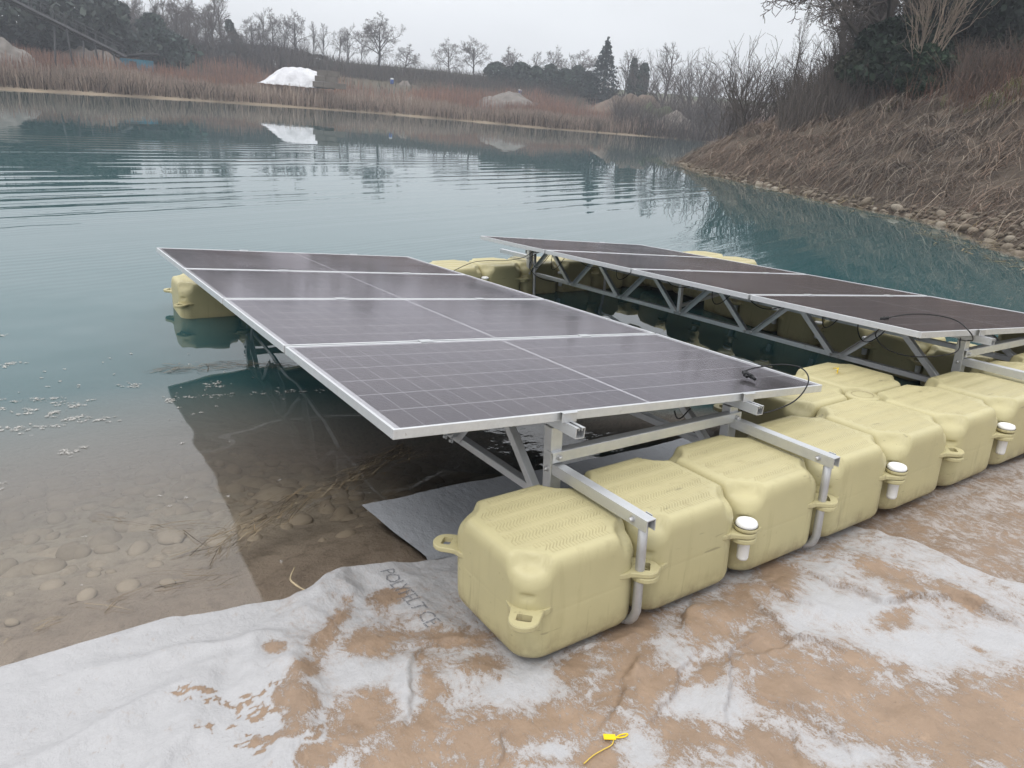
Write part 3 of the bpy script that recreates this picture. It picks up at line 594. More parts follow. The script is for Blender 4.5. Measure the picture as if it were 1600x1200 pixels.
# ------------------------------------------------------------------ solar panels
TILT = math.radians(5.36); PW, PL, PD, GAPP = 2.2609, 4.652, 1.148, .02
def frame_me():
    mb = MB(); h, lipw, th = .035, .011, .0018; W2, D2 = PW / 2, PD / 2
    def bar(x0, x1, y0, y1, axis_):
        mb.box(x0, x1, y0, y1, -h, 0, .0012)
    mb.box(-W2, W2, -D2, -D2 + lipw, -h, 0, .0014); mb.box(-W2, W2, D2 - lipw, D2, -h, 0, .0014)
    mb.box(-W2, -W2 + lipw, -D2 + lipw + .0004, D2 - lipw - .0004, -h, 0, .0014); mb.box(W2 - lipw, W2, -D2 + lipw + .0004, D2 - lipw - .0004, -h, 0, .0014)
    for sgn in (-1, 1):
        mb.box(-W2 + .02, W2 - .02, min(sgn * (D2 - lipw - .002), sgn * (D2 - .035)), max(sgn * (D2 - lipw - .002), sgn * (D2 - .035)), -h, -h + .002)
    return mb.me('frame')
FRM = frame_me()
BACK = MB().box(-PW / 2 + .0112, PW / 2 - .0112, -PD / 2 + .0112, PD / 2 - .0112, -.0072, -.0052).me('backsheet')
GLS = MB().box(-PW / 2 + .0112, PW / 2 - .0112, -PD / 2 + .0112, PD / 2 - .0112, -.0028, -.0012).me('glass')
cw, chh = .0890, .1805
CELL = MB().box(-cw / 2, cw / 2, -chh / 2, chh / 2, -.0001, .0001).me('solar_cell')
t = NT('solar_cell'); o_ = t.obj(); rnd = t.n('ShaderNodeObjectInfo').outputs['Random']; g = t.geo()
bus = t.n('ShaderNodeTexWave', {'Vector': o_, 'Scale': 17.5}, bands_direction='Y').outputs['Fac']
c = t.mix(rnd, (.010, .008, .011), (.015, .012, .016)); c = t.mix(t.map(bus, .965, .99, 0, .35), c, (.22, .21, .23))
c = t.mix(t.map(t.noise(2.2, g, 4, .6), .35, .75, 0, .18), c, (.12, .10, .09))
t.bsdf(c, .45, 0, None, .3); CELLM = t.m
t = NT('panel_glass'); g = t.geo(); dust = t.noise(2.0, g, 5, .6); nr = t.bump(t.noise(.9, g, 2), .0006, 1.0)
fr = t.n('ShaderNodeFresnel', {'IOR': 1.27, 'Normal': nr}); gl = t.n('ShaderNodeBsdfGlossy', {'Color': (.97, .91, .98, 1), 'Roughness': t.map(dust, .3, .7, .07, .14), 'Normal': nr})
tp = t.n('ShaderNodeBsdfTransparent', {'Color': (.95, .95, .95, 1)}); fr = t.math('MULTIPLY', fr.outputs[0], t.math('SUBTRACT', 1.0, t.n('ShaderNodeNewGeometry').outputs['Backfacing'])); mm = t.n('ShaderNodeMixShader', {0: fr, 1: tp.outputs[0], 2: gl.outputs[0]})
dd = t.n('ShaderNodeBsdfDiffuse', {'Color': (.42, .37, .33, 1)}); m2 = t.n('ShaderNodeMixShader', {0: t.map(dust, .3, .75, .002, .022), 1: mm.outputs[0], 2: dd.outputs[0]})
t.t.links.new(m2.outputs[0], t.out.inputs['Surface']); GLASSM = t.m
BACKM = mat_simple('white_backsheet', (.38, .38, .40), .5, var=.03)
def make_panel(M_, label, group):
    r = thing('solar_panel', label, 'solar panel', M_, group)
    obj('frame', FRM, ALUF, r); obj('backsheet', BACK, BACKM, r); obj('glass', GLS, GLASSM, r)
    for half in (-1, 1):
        for a in range(12):
            for b in range(6):
                x_ = half * (.0075 + cw / 2 + a * (cw + .0019)); y_ = (b - 2.5) * (chh + .0050)
                obj('solar_cell', CELL, CELLM, r, mw=T(x_, y_, -.0050))
    return r
def table_frame(P0): return MS @ T(*P0) @ Matrix.Rotation(TILT, 4, 'Y')
TABLES = [((-.2231, .4346, .7238), 'left table'), ((2.8558, .4386, .6768), 'right table')]
POSW = ['nearest', 'second', 'third', 'farthest']
for P0, nm in TABLES:
    MT = table_frame(P0)
    for k in range(4):
        ex_ = {('left table', 0): ', holding a black cable loop', ('right table', 0): ', cut by the picture edge'}.get((nm, k), '')
        make_panel(MT @ T(PW / 2, PD / 2 + k * (PD + GAPP), 0), f'{POSW[k]} of the four dark solar panels on the {nm}{ex_}', f'solar panels of the {nm}')
# ------------------------------------------------------------------ support frames
def crail(L):
    """slotted square rail along +y"""
    mb = MB(); w = .0205; th = .003
    mb.box(-w, w, 0, L, -.041, -.041 + th); mb.box(-w, -w + th, 0, L, -.041 + th, 0); mb.box(w - th, w, 0, L, -.041 + th, 0)
    for sg in (-1, 1):
        a, b = sorted((sg * (w - th), sg * .009)); mb.box(a, b, 0, L, -th, -.0002); a, b = sorted((sg * .009, sg * .006)); mb.box(a, b, 0, L, -.012, -.0002)
    return mb.me('rail')
def between(a, b):
    a, b = Vector(a), Vector(b); d = b - a; y = d.normalized(); x = y.cross(Vector((0, 0, 1))).normalized(); z = x.cross(y)
    M_ = Matrix(((x.x, y.x, z.x, a.x), (x.y, y.y, z.y, a.y), (x.z, y.z, z.z, a.z), (0, 0, 0, 1))); return M_, d.length
def angle_me(L, w=.04, h_=.04, th=.004, c=.0008):
    return MB().box(-w / 2, -w / 2 + th, 0, L, -h_ / 2, h_ / 2, c).box(-w / 2 + th + .0003, w / 2, 0, L, h_ / 2 - th, h_ / 2, c).me('angle_bar')
def flat_me(L, w=.04, th=.005): return MB().box(-th / 2, th / 2, 0, L, -w / 2, w / 2, .0008).me('flat_bar')
bv, bf = lathe([(0, .012), (.005, .012), (.008, .009), (.009, .004), (.009, .0), (.014, 0), (.014, -.003)], 12); BOLT = mesh('bolt', bv, bf, False)
def bolt(r, p, axis_): 
    q_ = Vector(axis_).to_track_quat('Z', 'Y').to_matrix().to_4x4(); obj('bolt', BOLT, STEEL, r, mw=T(*p) @ q_)
RY = [.56 + .757 * k for k in range(7)]
def make_support(P0, label, xr):
    r = thing('support_frame', label, 'metal frame', MS.copy(), 'aluminium frames under the panels')
    zp = lambda x, off=0: P0[2] - (x - P0[0]) * math.tan(TILT) - .035 + off
    yend = P0[1] + PL
    for sx, x in enumerate(xr):
        zt_ = zp(x) - .001
        obj('rail', crail(PL + .16), ALU, r, mw=T(x, P0[1] - .085, zt_) @ Matrix.Rotation(TILT, 4, 'Y'))
        zr_ = zt_ - .041
        for yy, sg in ((.50, 1), (5.10, -1)):
            ztop = zr_ - .002
            obj('post', MB().box(x - .026, x + .026, yy - .012, yy + .040, .185, ztop, .003).me('post'), ALU, r)
            bolt(r, (x - .0275, yy + .012, .405), (-1, 0, 0))
            obj('arm', MB().box(x - .020, x + .020, min(yy - sg * .012 - sg * .001, yy - sg * .54), max(yy - sg * .013, yy - sg * .54), .428, .4315).box(x - .020, x - .0165, min(yy - sg * .013, yy - sg * .54), max(yy - sg * .013, yy - sg * .54), .388, .4278, .0005).box(x + .0165, x + .020, min(yy - sg * .013, yy - sg * .54), max(yy - sg * .013, yy - sg * .54), .388, .4278, .0005).me('arm') if sg > 0 else
                MB().box(x - .020, x + .020, yy + .042, yy + .60, .428, .4315).box(x - .020, x - .0165, yy + .042, yy + .60, .388, .4278, .0005).box(x + .0165, x + .020, yy + .042, yy + .60, .388, .4278, .0005).me('arm'), ALU, r)
            yp = yy - .505 if sg > 0 else yy - .07
            xq = x + .012 if sg < 0 else x
            J = [(xq, yp, .425), (xq, yp, .30), (xq, yp, .15), (xq, yp, .065), (xq - .004, yp + .012, .030), (xq - .012, yp + .035, .012), (xq - .03, yp + .075, .008), (xq - .05, yp + .12, .010)]
            if sg < 0: J = [(xq, yp, .46), (xq, yp, .2), (xq, yp, -.02), (xq, yp, -.12)]
            obj('pipe', MB().tube(J[:4] + spline(J[3:], 4)[1:] if sg > 0 else J, .0165, 14).me('pipe', True), STEEL, r)
            pp = obj('pipe_mouth', MB().add(*lathe([(.0166, -.002), (.0168, .0015), (.0125, .0015), (.0125, -.03), (0, -.03)], 16)).me('pipe_mouth', True), DARKHOLE if False else STEEL, r, mw=T(xq, yp, J[0][2]))
            if sg > 0:
                bolt(r, (x - .021, yp + .035, .408), (-1, 0, 0)); bolt(r, (x + .021, yp + .035, .408), (1, 0, 0))
                obj('end_plate', MB().box(x + .0235, x + .0265, yp - .012, yp + .02, .385, .434, .0006).me('end_plate'), ALU, r)
        # truss
        chord_z = .235
        M_, L = between((x + .034, RY[0] - .03, chord_z), (x + .034, RY[-1] - .01, chord_z)); obj('chord', angle_me(L, .038, .034), ALU, r, mw=M_)
        for k in range(6):
            ym = (RY[k] + RY[k + 1]) / 2
            for ya, yb, dx in ((RY[k] + .03, ym - .035, .031), (RY[k + 1] - .03, ym + .035, .031)):
                M_, L = between((x + dx - .035, ya, chord_z + .005), (x + dx - .035, yb, zr_ - .015)); obj('diagonal', angle_me(L, .034, .036, .003), ALU, r, mw=M_)
                bolt(r, (x - .024, ya, chord_z + .008), (-1, 0, 0))
        obj('strut', MB().box(x - .016, x + .016, RY[3] - .016, RY[3] + .016, chord_z + .02, zr_ - .002, .002).me('strut'), ALU, r)
        for k in range(5):
            yc = P0[1] + k * (PD + GAPP) - GAPP / 2
            Mc = MS.inverted() @ table_frame(P0) @ T((x - P0[0]) / math.cos(TILT), yc - P0[1], 0)
            if 0 < k < 4: mbc = MB().box(-.034, .034, -.021, .021, .0004, .0034, .001).box(-.03, .03, -.0085, .0085, -.034, .0002)
            else:
                sg = 1 if k == 4 else -1; c_ = 0.0
                mbc = MB().box(-.034, .034, min(sg * .012, sg * -.012), max(sg * .012, sg * -.012), .0004, .0034, .001).box(-.034, .034, min(-sg * .008, sg * .004) if False else (-.006 if sg < 0 else .001), (-.001 if sg < 0 else .006), -.036, .0002, .0008)
                Mc = Mc @ T(0, -.003 if k == 0 else .003, 0)
            obj('clamp', mbc.me('clamp'), ALU, r, mw=Mc)
    x0, x1 = xr
    for yy, z0_, z1_, sg in ((.472, .462, .436, 1), (5.155, .47, .44, -1)):
        M_, L = between((x0 - .03, yy, z0_), (x1 + .03, yy, z1_))
        obj('cross_beam', MB().box(-.003, .001, 0, L, -.021, .021, .0006).box(-.045 if sg > 0 else .0, -.0034 if sg > 0 else .045, 0, L, .017, .021, .0006).me('cross_beam'), ALU, r, mw=M_ @ (Matrix.Rotation(math.pi, 4, 'Y') if False else Matrix.Identity(4)))
        for x, z in ((x0, z0_ - .001), (x1, z1_ + .0)): bolt(r, (x, yy - .004 if sg > 0 else yy + .004, z), (0, -sg, 0))
    M_, L = between((x0 + .02, RY[3], .30), (x1 - .02, RY[3], zp(x1) - .07)); obj('cross_brace', angle_me(L, .036, .036), ALU, r, mw=M_)
    return r
make_support(TABLES[0][0], 'bare aluminium frame with trusses carrying the left solar panels', (.47, 1.47))
make_support(TABLES[1][0], 'bare aluminium frame with trusses carrying the right solar panels', (3.50, 4.51))
# ------------------------------------------------------------------ cables
def cable(name, label, pts, M_, r=.0034, plugs=()):
    o = thing(name, label, 'cable', M_, 'black panel cables')
    obj('sheath', MB().tube(spline(pts, 8), r, 7).me('sheath', True), BLACK, o)
    for p, q_ in plugs:
        Mx, L = between(p, q_); obj('plug', MB().tube([(0, 0, 0), (0, L * .45, 0)], .009, 8).tube([(0, L * .46, 0), (0, L * .62, 0)], .0115, 8).tube([(0, L * .63, 0), (0, L, 0)], .0075, 8).me('plug', False), BLACK, o, mw=Mx)
    return o
MT1, MT2 = table_frame(TABLES[0][0]), table_frame(TABLES[1][0])
cable('panel_cable', 'black cable looping over the near right corner of the left panel table', [(1.70, .015, -.085), (1.80, -.02, -.10), (1.99, -.045, -.05), (2.11, -.02, .03), (2.17, .07, .07), (2.12, .16, .068), (2.00, .205, .045), (1.93, .215, .028)], MT1,
    plugs=[((1.93, .215, .026), (1.905, .17, .014)), ((1.945, .213, .024), (1.915, .13, .013))])
cable('panel_cable', 'black cable looping over the near corner of the right panel table', [(.60, .03, -.07), (.50, -.04, -.05), (.42, -.05, .00), (.43, .05, .05), (.36, .16, .06), (.22, .22, .05), (.10, .25, .028)], MT2, plugs=[((.10, .25, .026), (.08, .29, .013))])
cable('panel_cable', 'black cable hanging in a loop below the near corner of the right table', [(.55, .05, -.06), (.35, -.03, -.12), (.20, .10, -.17), (.10, .22, -.15), (.14, .33, -.09), (.3, .38, -.05)], MT2)
for k, (ya, yb, dz) in enumerate(((.46, .70, .16), (.80, .95, .13), (1.18, 1.62, .10), (1.72, 1.95, .15), (2.05, 2.5, .09), (2.85, 3.1, .14), (3.15, 3.7, .09), (3.85, 4.1, .20), (4.1, 4.45, .22))):
    x = .55; w = ['shallow', 'deep', 'long slack'][k % 3]
    cable('panel_cable', f'{w} black cable sagging under the right table, {ORD[k]} from the near end', [(x, ya, -.05), (x - .06, ya + (yb - ya) * .25, -.04 - dz * .8), (x - .08, (ya + yb) / 2, -.04 - dz), (x - .05, ya + (yb - ya) * .8, -.04 - dz * .7), (x, yb, -.05)], MT2)
cable('panel_cable', 'thin black cable lying across the far floats between the tables', [(2.10, 5.02, .20), (2.35, 5.0, .30), (2.7, 5.06, .40), (3.0, 5.25, .385), (3.25, 5.2, .38), (3.42, 5.1, .42), (3.5, 5.0, .50), (3.56, 4.7, .54)], MS)
cable('panel_cable', 'black cable bunched around the far post of the right table', [(3.45, 5.05, .42), (3.55, 4.9, .50), (3.62, 4.72, .40), (3.6, 4.6, .25), (3.55, 4.75, .20), (3.5, 4.95, .22), (3.46, 5.06, .32), (3.5, 5.0, .46)], MS)
cable('panel_cable', 'short black cable hanging under the near edge of the left table', [(1.15, .55, .50), (1.18, .56, .46), (1.22, .57, .45), (1.26, .56, .49)], MS)
# ------------------------------------------------------------------ stones
def stone_me(k):
    import bmesh
    b = bmesh.new(); bmesh.ops.create_icosphere(b, subdivisions=2, radius=1)
    s_ = [random.uniform(.75, 1.15), random.uniform(.55, .85), random.uniform(.38, .6)]; o = random.random() * 50
    for v in b.verts:
        p = v.co; n_ = .16 * float(fbm(np.array([p.x * 1.3 + o]), np.array([p.y * 1.3 + p.z + o]), 3)[0])
        q = p * (1 + n_); v.co = (q.x * s_[0], q.y * s_[1], q.z * s_[2])
    m_ = bpy.data.meshes.new('stone'); b.to_mesh(m_); b.free()
    m_.polygons.foreach_set('use_smooth', np.ones(len(m_.polygons), bool)); return m_
t = NT('river_stone'); g = t.obj(); rnd = t.n('ShaderNodeObjectInfo').outputs['Random']
c = t.n('ShaderNodeValToRGB', {0: rnd}); r_ = c.color_ramp.elements; r_[0].color = (.15, .125, .095, 1); r_[1].color = (.30, .265, .21, 1)
for ps, cl_ in ((.35, (.19, .155, .115, 1)), (.7, (.22, .185, .14, 1)), (.95, (.33, .295, .24, 1))): e_ = r_.new(ps); e_.color = cl_
nz = t.noise(2.2, g, 5, .65); c = t.mix(t.map(nz, .4, .75, 0, .55), c.outputs[0], (.075, .058, .042)); c = t.mix(t.map(t.noise(9, g, 4, .6), .6, .75, 0, .4), c, (.30, .27, .22))
t.bsdf(c, .75, 0, t.bump(t.noise(14, g, 4), .03, .5), .3); STONEM = t.m
t = NT('silted_stone'); g = t.obj(); rnd = t.n('ShaderNodeObjectInfo').outputs['Random']
c = t.mix(rnd, (.36, .305, .245), (.50, .425, .34)); c = t.mix(t.map(t.noise(1.6, g, 5, .65), .45, .75, 0, .6), c, (.15, .115, .07)); t.bsdf(c, .9, 0, None, .1); SILTM = t.m
STN = [stone_me(k) for k in range(7)]; SILT = [m_.copy() for m_ in STN]
for m_ in STN: m_.materials.append(STONEM)
for m_ in SILT: m_.materials.append(SILTM)
def place_stone(me_, x, y, z, s_, tilt=.35):
    M_ = T(x, y, z) @ Matrix.Rotation(random.uniform(0, 6.28), 4, 'Z') @ Matrix.Rotation(random.gauss(0, tilt), 4, 'X') @ Matrix.Rotation(random.gauss(0, tilt), 4, 'Y') @ Matrix.Scale(s_, 4)
    return obj('stone', me_, None, ground, mw=M_)
SHORE = LAKE[6:17]
def along(u):
    d = np.r_[0, np.cumsum(np.hypot(*np.diff(SHORE, axis=0).T))]; return np.interp(u * d[-1], d, SHORE[:, 0]), np.interp(u * d[-1], d, SHORE[:, 1]), d[-1]
def shore_normal(u):
    a = np.array(along(max(u - .01, 0))[:2]); b = np.array(along(min(u + .01, 1))[:2]); e_ = (b - a) / np.linalg.norm(b - a); return np.array([e_[1], -e_[0]])
cnt = 0; placed = []
for k in range(4000):
    if cnt >= 205: break
    L_ = along(0)[2]; u = min(.98, (3.4 + (L_ - 3.4) * random.random() ** 2.4) / L_); x, y, L_ = along(u); nn = shore_normal(u)
    mxo = np.interp(u * L_, [0, 5, 7, 9, 11, 14, 20, 40], [3.2, 3.0, 2.2, 1.2, .8, .6, .45, .4]); off = -.35 + random.random() * mxo
    s_ = random.uniform(.10, .21) * (1.15 if off < .6 else .95); p = np.array([x, y]) + nn * off
    if any((p[0] - q[0]) ** 2 + (p[1] - q[1]) ** 2 < (.46 * (s_ + q[2])) ** 2 for q in placed): continue
    placed.append((p[0], p[1], s_)); place_stone(random.choice(STN), p[0], p[1], zt(p[0], p[1]) + s_ * .12, s_); cnt += 1
x_, y_ = bearing(1497, 310, 20.6)[:2]; place_stone(STN[2], x_, y_, zt(x_, y_) + .14, .17, 1.2)
cnt = 0; placed = []
for k in range(6000):
    if cnt >= 92: break
    x = random.uniform(-1.9, 1.0); y = random.uniform(1.75, 4.3)
    s_ = random.uniform(.10, .23) * np.interp(y, [1.7, 2.4, 4], [.5, 1.0, 1.15])
    if any((x - q[0]) ** 2 + (y - q[1]) ** 2 < (.62 * (s_ + q[2])) ** 2 for q in placed): continue
    placed.append((x, y, s_)); place_stone(random.choice(SILT), x, y, zt(x, y) - .05 * (s_ / .15) + float(fbm(np.array([x * 2.2]), np.array([y * 2.2]))[0]) * .1, s_, .2); cnt += 1
pbv, pbf = [], []; base_ = [(np.array([v.co[:] for v in m_.vertices]), [tuple(p.vertices) for p in m_.polygons]) for m_ in STN[:3]]; nv = 0
for k in range(1900):
    u = min(.99, (2.5 + (L_ - 2.5) * random.random() ** 2.0) / L_); x, y, _l = along(u); nn = shore_normal(u); off = -.5 + random.random() ** .8 * np.interp(u * L_, [0, 5, 7, 9, 14, 40], [4, 3.8, 2.6, 1.6, .9, .6]); x, y = x + nn[0] * off, y + nn[1] * off
    a, w = random.uniform(.045, .12), random.random() * 6.28; Vb, Fb = base_[k % 3]; c_, s_ = math.cos(w), math.sin(w)
    pbv.append(np.column_stack([x + a * (Vb[:, 0] * c_ - Vb[:, 1] * s_), y + a * (Vb[:, 0] * s_ + Vb[:, 1] * c_), zt(x, y) + a * .2 + a * Vb[:, 2]])); pbf += [tuple(i + nv for i in f_) for f_ in Fb]; nv += len(Vb)
obj('pebbles', mesh('pebbles', np.concatenate(pbv), np.array(pbf, np.int32), True), STONEM, ground, kind='stuff')
pbv, pbf = [], []; nv = 0
for k in range(300):
    x = random.uniform(-2.0, .9); y = 1.4 + random.random() ** .8 * 2.6; a, w = random.uniform(.03, .10) * np.interp(y, [1.2, 2], [.5, 1]), random.random() * 6.28; Vb, Fb = base_[k % 3]; c_, s_ = math.cos(w), math.sin(w)
    pbv.append(np.column_stack([x + a * (Vb[:, 0] * c_ - Vb[:, 1] * s_), y + a * (Vb[:, 0] * s_ + Vb[:, 1] * c_), zt(x, y) + float(fbm(np.array([x * 2.2]), np.array([y * 2.2]))[0]) * .1 + a * .05 + a * .7 * Vb[:, 2]])); pbf += [tuple(i + nv for i in f_) for f_ in Fb]; nv += len(Vb)
obj('pebbles', mesh('bed_pebbles', np.concatenate(pbv), np.array(pbf, np.int32), True), SILTM, ground, kind='stuff')
# ------------------------------------------------------------------ growing and dry plants
def ribbons(name, pts, width, col, label=None, kind='stuff', mat=None, parent=None, cross=None, taper=(1, 1, .8, .35), **kw):
    """pts: K arrays (n,3); one bent stem each"""
    K = len(pts); n = len(pts[0]); th = rng.random(n) * 6.283 if cross is None else cross
    sd_ = np.stack([np.cos(th), np.sin(th), np.zeros(n)], -1) * (np.asarray(width) * .5)[:, None]
    V = []; C = []
    tp_ = np.interp(np.linspace(0, 1, K), np.linspace(0, 1, len(taper)), taper)
    for k in range(K):
        V += [pts[k] - sd_ * tp_[k], pts[k] + sd_ * tp_[k]]
    V = np.stack(V, 1).reshape(-1, 3); base = (np.arange(n) * 2 * K)[:, None]
    F = np.concatenate([base + np.array([2 * k, 2 * k + 1, 2 * k + 3, 2 * k + 2]) for k in range(K - 1)], 0)
    C = np.repeat(np.concatenate([col, np.ones((n, 1))], 1), 2 * K, 0)
    return obj(name, mesh(name, V, F.astype(np.int32), False, {'Col': ('FLOAT_COLOR', C)}), mat or STEM, parent, kind=kind, **kw)
t = NT('dry_stems'); c = t.attr('Col', 'Color'); t.bsdf(c, .9, 0, None, .1); STEM = t.m
def colors(n, pal, var=.25):
    pal = np.array(pal); c = pal[rng.integers(0, len(pal), n)]; return np.clip(c * (1 + (rng.random((n, 1)) - .5) * 2 * var), 0, 1)
def bank_pts(n, lo, hi, u0=0, u1=1, pw=1.):
    u = u0 + rng.random(n) ** pw * (u1 - u0); d = np.r_[0, np.cumsum(np.hypot(*np.diff(BSH, axis=0).T))]; L_ = d[-1]
    x = np.interp(u * L_, d, BSH[:, 0]); y = np.interp(u * L_, d, BSH[:, 1]); x2 = np.interp(u * L_ + .3, d, BSH[:, 0]); y2 = np.interp(u * L_ + .3, d, BSH[:, 1])
    x0 = np.interp(u * L_ - .3, d, BSH[:, 0]); y0 = np.interp(u * L_ - .3, d, BSH[:, 1]); ex_, ey_ = x2 - x0, y2 - y0; l = np.hypot(ex_, ey_) + 1e-9
    off = lo + rng.random(n) * (hi - lo); nx, ny = ey_ / l, -ex_ / l
    return x + nx * off, y + ny * off, nx, ny, off, u * L_
BSH = LAKE[6:20]
# dead bramble tangle draped down the right bank
for LAY in (0, 1):                             # a low dark mat, then pale wiry canes arching over it
    n = (105000, 22000)[LAY]; x, y, nx, ny, off, ul = bank_pts(n, .3, 10.5, 0, .92)
    keep = off > np.interp(ul, [0, 5, 7, 9, 11, 14, 20], [2.3, 1.9, 1.2, .5, .3, .15, .05]) * (.7 + .6 * rng.random(n)); x, y, nx, ny, off, ul = (a[keep] for a in (x, y, nx, ny, off, ul)); n = len(x)
    z = terrain(x, y)[0]; clump = np.clip(fbm(x * .55, y * .55) + .5, 0, 1)
    L = (.25 + .7 * rng.random(n)) if LAY == 0 else (.5 + .9 * rng.random(n))
    an = rng.normal(0, 1.9 if LAY == 0 else 1.1, n); dx, dy = -nx * np.cos(an) + ny * np.sin(an), -ny * np.cos(an) - nx * np.sin(an)
    hgt = (.03 + .16 * rng.random(n) ** 1.5) * (.4 + 1.2 * clump) if LAY == 0 else (.12 + .30 * rng.random(n)) * (.4 + 1.1 * clump)
    bow = rng.normal(0, .22, n) * L; PS = []
    for f_, hf in zip(np.linspace(0, 1, 6), (0, .75, 1.0, .95, .65, .05)):
        xx = x + dx * L * f_ - dy * bow * np.sin(np.pi * f_) + rng.normal(0, .012, n); yy = y + dy * L * f_ + dx * bow * np.sin(np.pi * f_) + rng.normal(0, .012, n)
        PS.append(np.stack([xx, yy, terrain(xx, yy)[0] + hgt * hf], -1))
    pal = [(.118, .094, .078), (.142, .114, .095), (.088, .068, .056), (.155, .126, .105), (.135, .094, .072), (.062, .048, .040)] if LAY == 0 else [(.24, .195, .155), (.29, .24, .19), (.20, .15, .12), (.22, .155, .115)]
    lf = fbm(x * .25 + 9, y * .25); cb = colors(n, pal, .3) * np.stack([1.0 + .6 * lf, 1.0 + .45 * lf, 1.0 + .35 * lf], -1)
    ribbons('bramble_tangle' if LAY == 0 else 'bramble_canes', PS, (.010 + .010 * rng.random(n)) if LAY == 0 else (.010 + .007 * rng.random(n)), np.clip(cb, .01, 1), taper=(1, 1, .9, .7, .5))
# reddish stems along the top of the bank
n = 15000; x, y, nx, ny, off, ul = bank_pts(n, 5.5, 12, .1, .92); z = terrain(x, y)[0]; h_ = (.5 + 1.1 * rng.random(n)) * (.6 + .8 * np.clip(fbm(x * .4, y * .4) + .5, 0, 1)); lx_, ly_ = rng.normal(0, .3, n) * h_, rng.normal(0, .3, n) * h_
ribbons('red_bramble', [np.stack([x, y, z - .05], -1), np.stack([x + lx_ * .4, y + ly_ * .4, z + h_ * .6], -1), np.stack([x + lx_, y + ly_, z + h_ * .95], -1), np.stack([x + lx_ * 1.5, y + ly_ * 1.5, z + h_ * .85], -1)], .010 + .008 * rng.random(n), colors(n, [(.13, .072, .052), (.15, .09, .065), (.11, .065, .05), (.16, .11, .08)]))
n = 16000; x, y, nx, ny, off, ul = bank_pts(n, 5.6, 8.6, 0, .55, 1.3); gk = (fbm(x * .35 + 4, y * .35) > .07); x, y = x[gk], y[gk]; n = len(x); z = terrain(x, y)[0]; h_ = .15 + .25 * rng.random(n); lx_, ly_ = rng.normal(0, .12, n), rng.normal(0, .12, n)
ribbons('grass', [np.stack([x, y, z - .03], -1), np.stack([x + lx_ * .4, y + ly_ * .4, z + h_ * .8], -1), np.stack([x + lx_, y + ly_, z + h_], -1)], .012 + .012 * rng.random(n), colors(n, [(.13, .15, .04), (.10, .13, .04), (.17, .18, .06), (.15, .12, .07)]))
# dry reed straw and weed along the bank's waterline
n = 2000; x, y, nx, ny, off, ul = bank_pts(n, -1.6, .25, 0, .6, 1.3); th = rng.random(n) * 6.28; L = .15 + .45 * rng.random(n); z = np.maximum(terrain(x, y)[0] + .05, .006)
x2, y2 = x + np.cos(th) * L, y + np.sin(th) * L; z2 = np.maximum(terrain(x2, y2)[0] + .04, .006)
ribbons('waterline_straw', [np.stack([x, y, z], -1), np.stack([(x + x2) / 2, (y + y2) / 2, (z + z2) / 2 + .03 * rng.random(n)], -1), np.stack([x2, y2, z2], -1)], .012 + .01 * rng.random(n), colors(n, [(.19, .145, .085), (.15, .13, .07), (.22, .18, .11), (.11, .08, .05)]), cross=th + 1.57)
# reeds and willow scrub on the far shore
FSH = LAKE[18:29][::-1]
def far_pts(n, lo, hi):
    u = rng.random(n); d = np.r_[0, np.cumsum(np.hypot(*np.diff(FSH, axis=0).T))]; L_ = d[-1]; f_ = lambda a, o: np.interp(u * L_ + o, d, FSH[:, a])
    ex_, ey_ = f_(0, 2) - f_(0, -2), f_(1, 2) - f_(1, -2); l = np.hypot(ex_, ey_) + 1e-9; off = lo + rng.random(n) * (hi - lo); return f_(0, 0) - ey_ / l * off, f_(1, 0) + ex_ / l * off, off, u
def upright(name, n, lo, hi, h0, h1, pal, w, lean=.12, dens=None, var=.25, scale=.12):
    x, y, off, u = far_pts(n, lo, hi); cl = np.clip(fbm(x * scale + 3, y * scale) * 1.3 + .5, 0, 1)
    k = rng.random(n) < .35 + .65 * cl
    if dens is not None: k &= rng.random(n) < dens(u, off, x, y)
    x, y, cl, off = x[k], y[k], cl[k], off[k]; n = len(x); z, sdv = terrain(x, y)[:2]; k = sdv > lo * .6; x, y, z, cl, off = x[k], y[k], z[k], cl[k], off[k]; n = len(x)
    h_ = (h0 + (h1 - h0) * rng.random(n)) * (.4 + .9 * cl); big = 1 + .9 * fbm(x * .045 + 5, y * .045); lx_, ly_ = rng.normal(0, lean, n) * h_, rng.normal(0, lean, n) * h_
    return ribbons(name, [np.stack([x, y, z - .1], -1), np.stack([x + lx_ * .4, y + ly_ * .4, z + h_ * .55], -1), np.stack([x + lx_, y + ly_, z + h_], -1)], w * (.6 + .8 * rng.random(n)), np.clip(colors(n, pal, var) * ((.7 + .55 * cl) * big)[:, None], .01, 1))
upright('dry_reeds', 34000, 1.3, 10, .8, 1.9, [(.28, .215, .175), (.24, .19, .155), (.32, .255, .205), (.20, .155, .125)], .06)
upright('willow_scrub', 46000, 9, 34, 1.2, 2.6, [(.235, .135, .10), (.20, .122, .096), (.25, .145, .098), (.19, .128, .108)], .06, .10, lambda u, o, x, y: np.clip(1.15 - (o - 14) / 26 + .5 * (u < .35), .05, 1))
upright('hillside_scrub', 26000, 28, 72, .5, 1.3, [(.14, .115, .09), (.12, .108, .082), (.165, .13, .098), (.11, .105, .075)], .09, .25)
upright('dark_undergrowth', 5000, 1.2, 7, .5, 1.3, [(.06, .048, .04), (.075, .058, .045)], .07, .3, scale=.3)
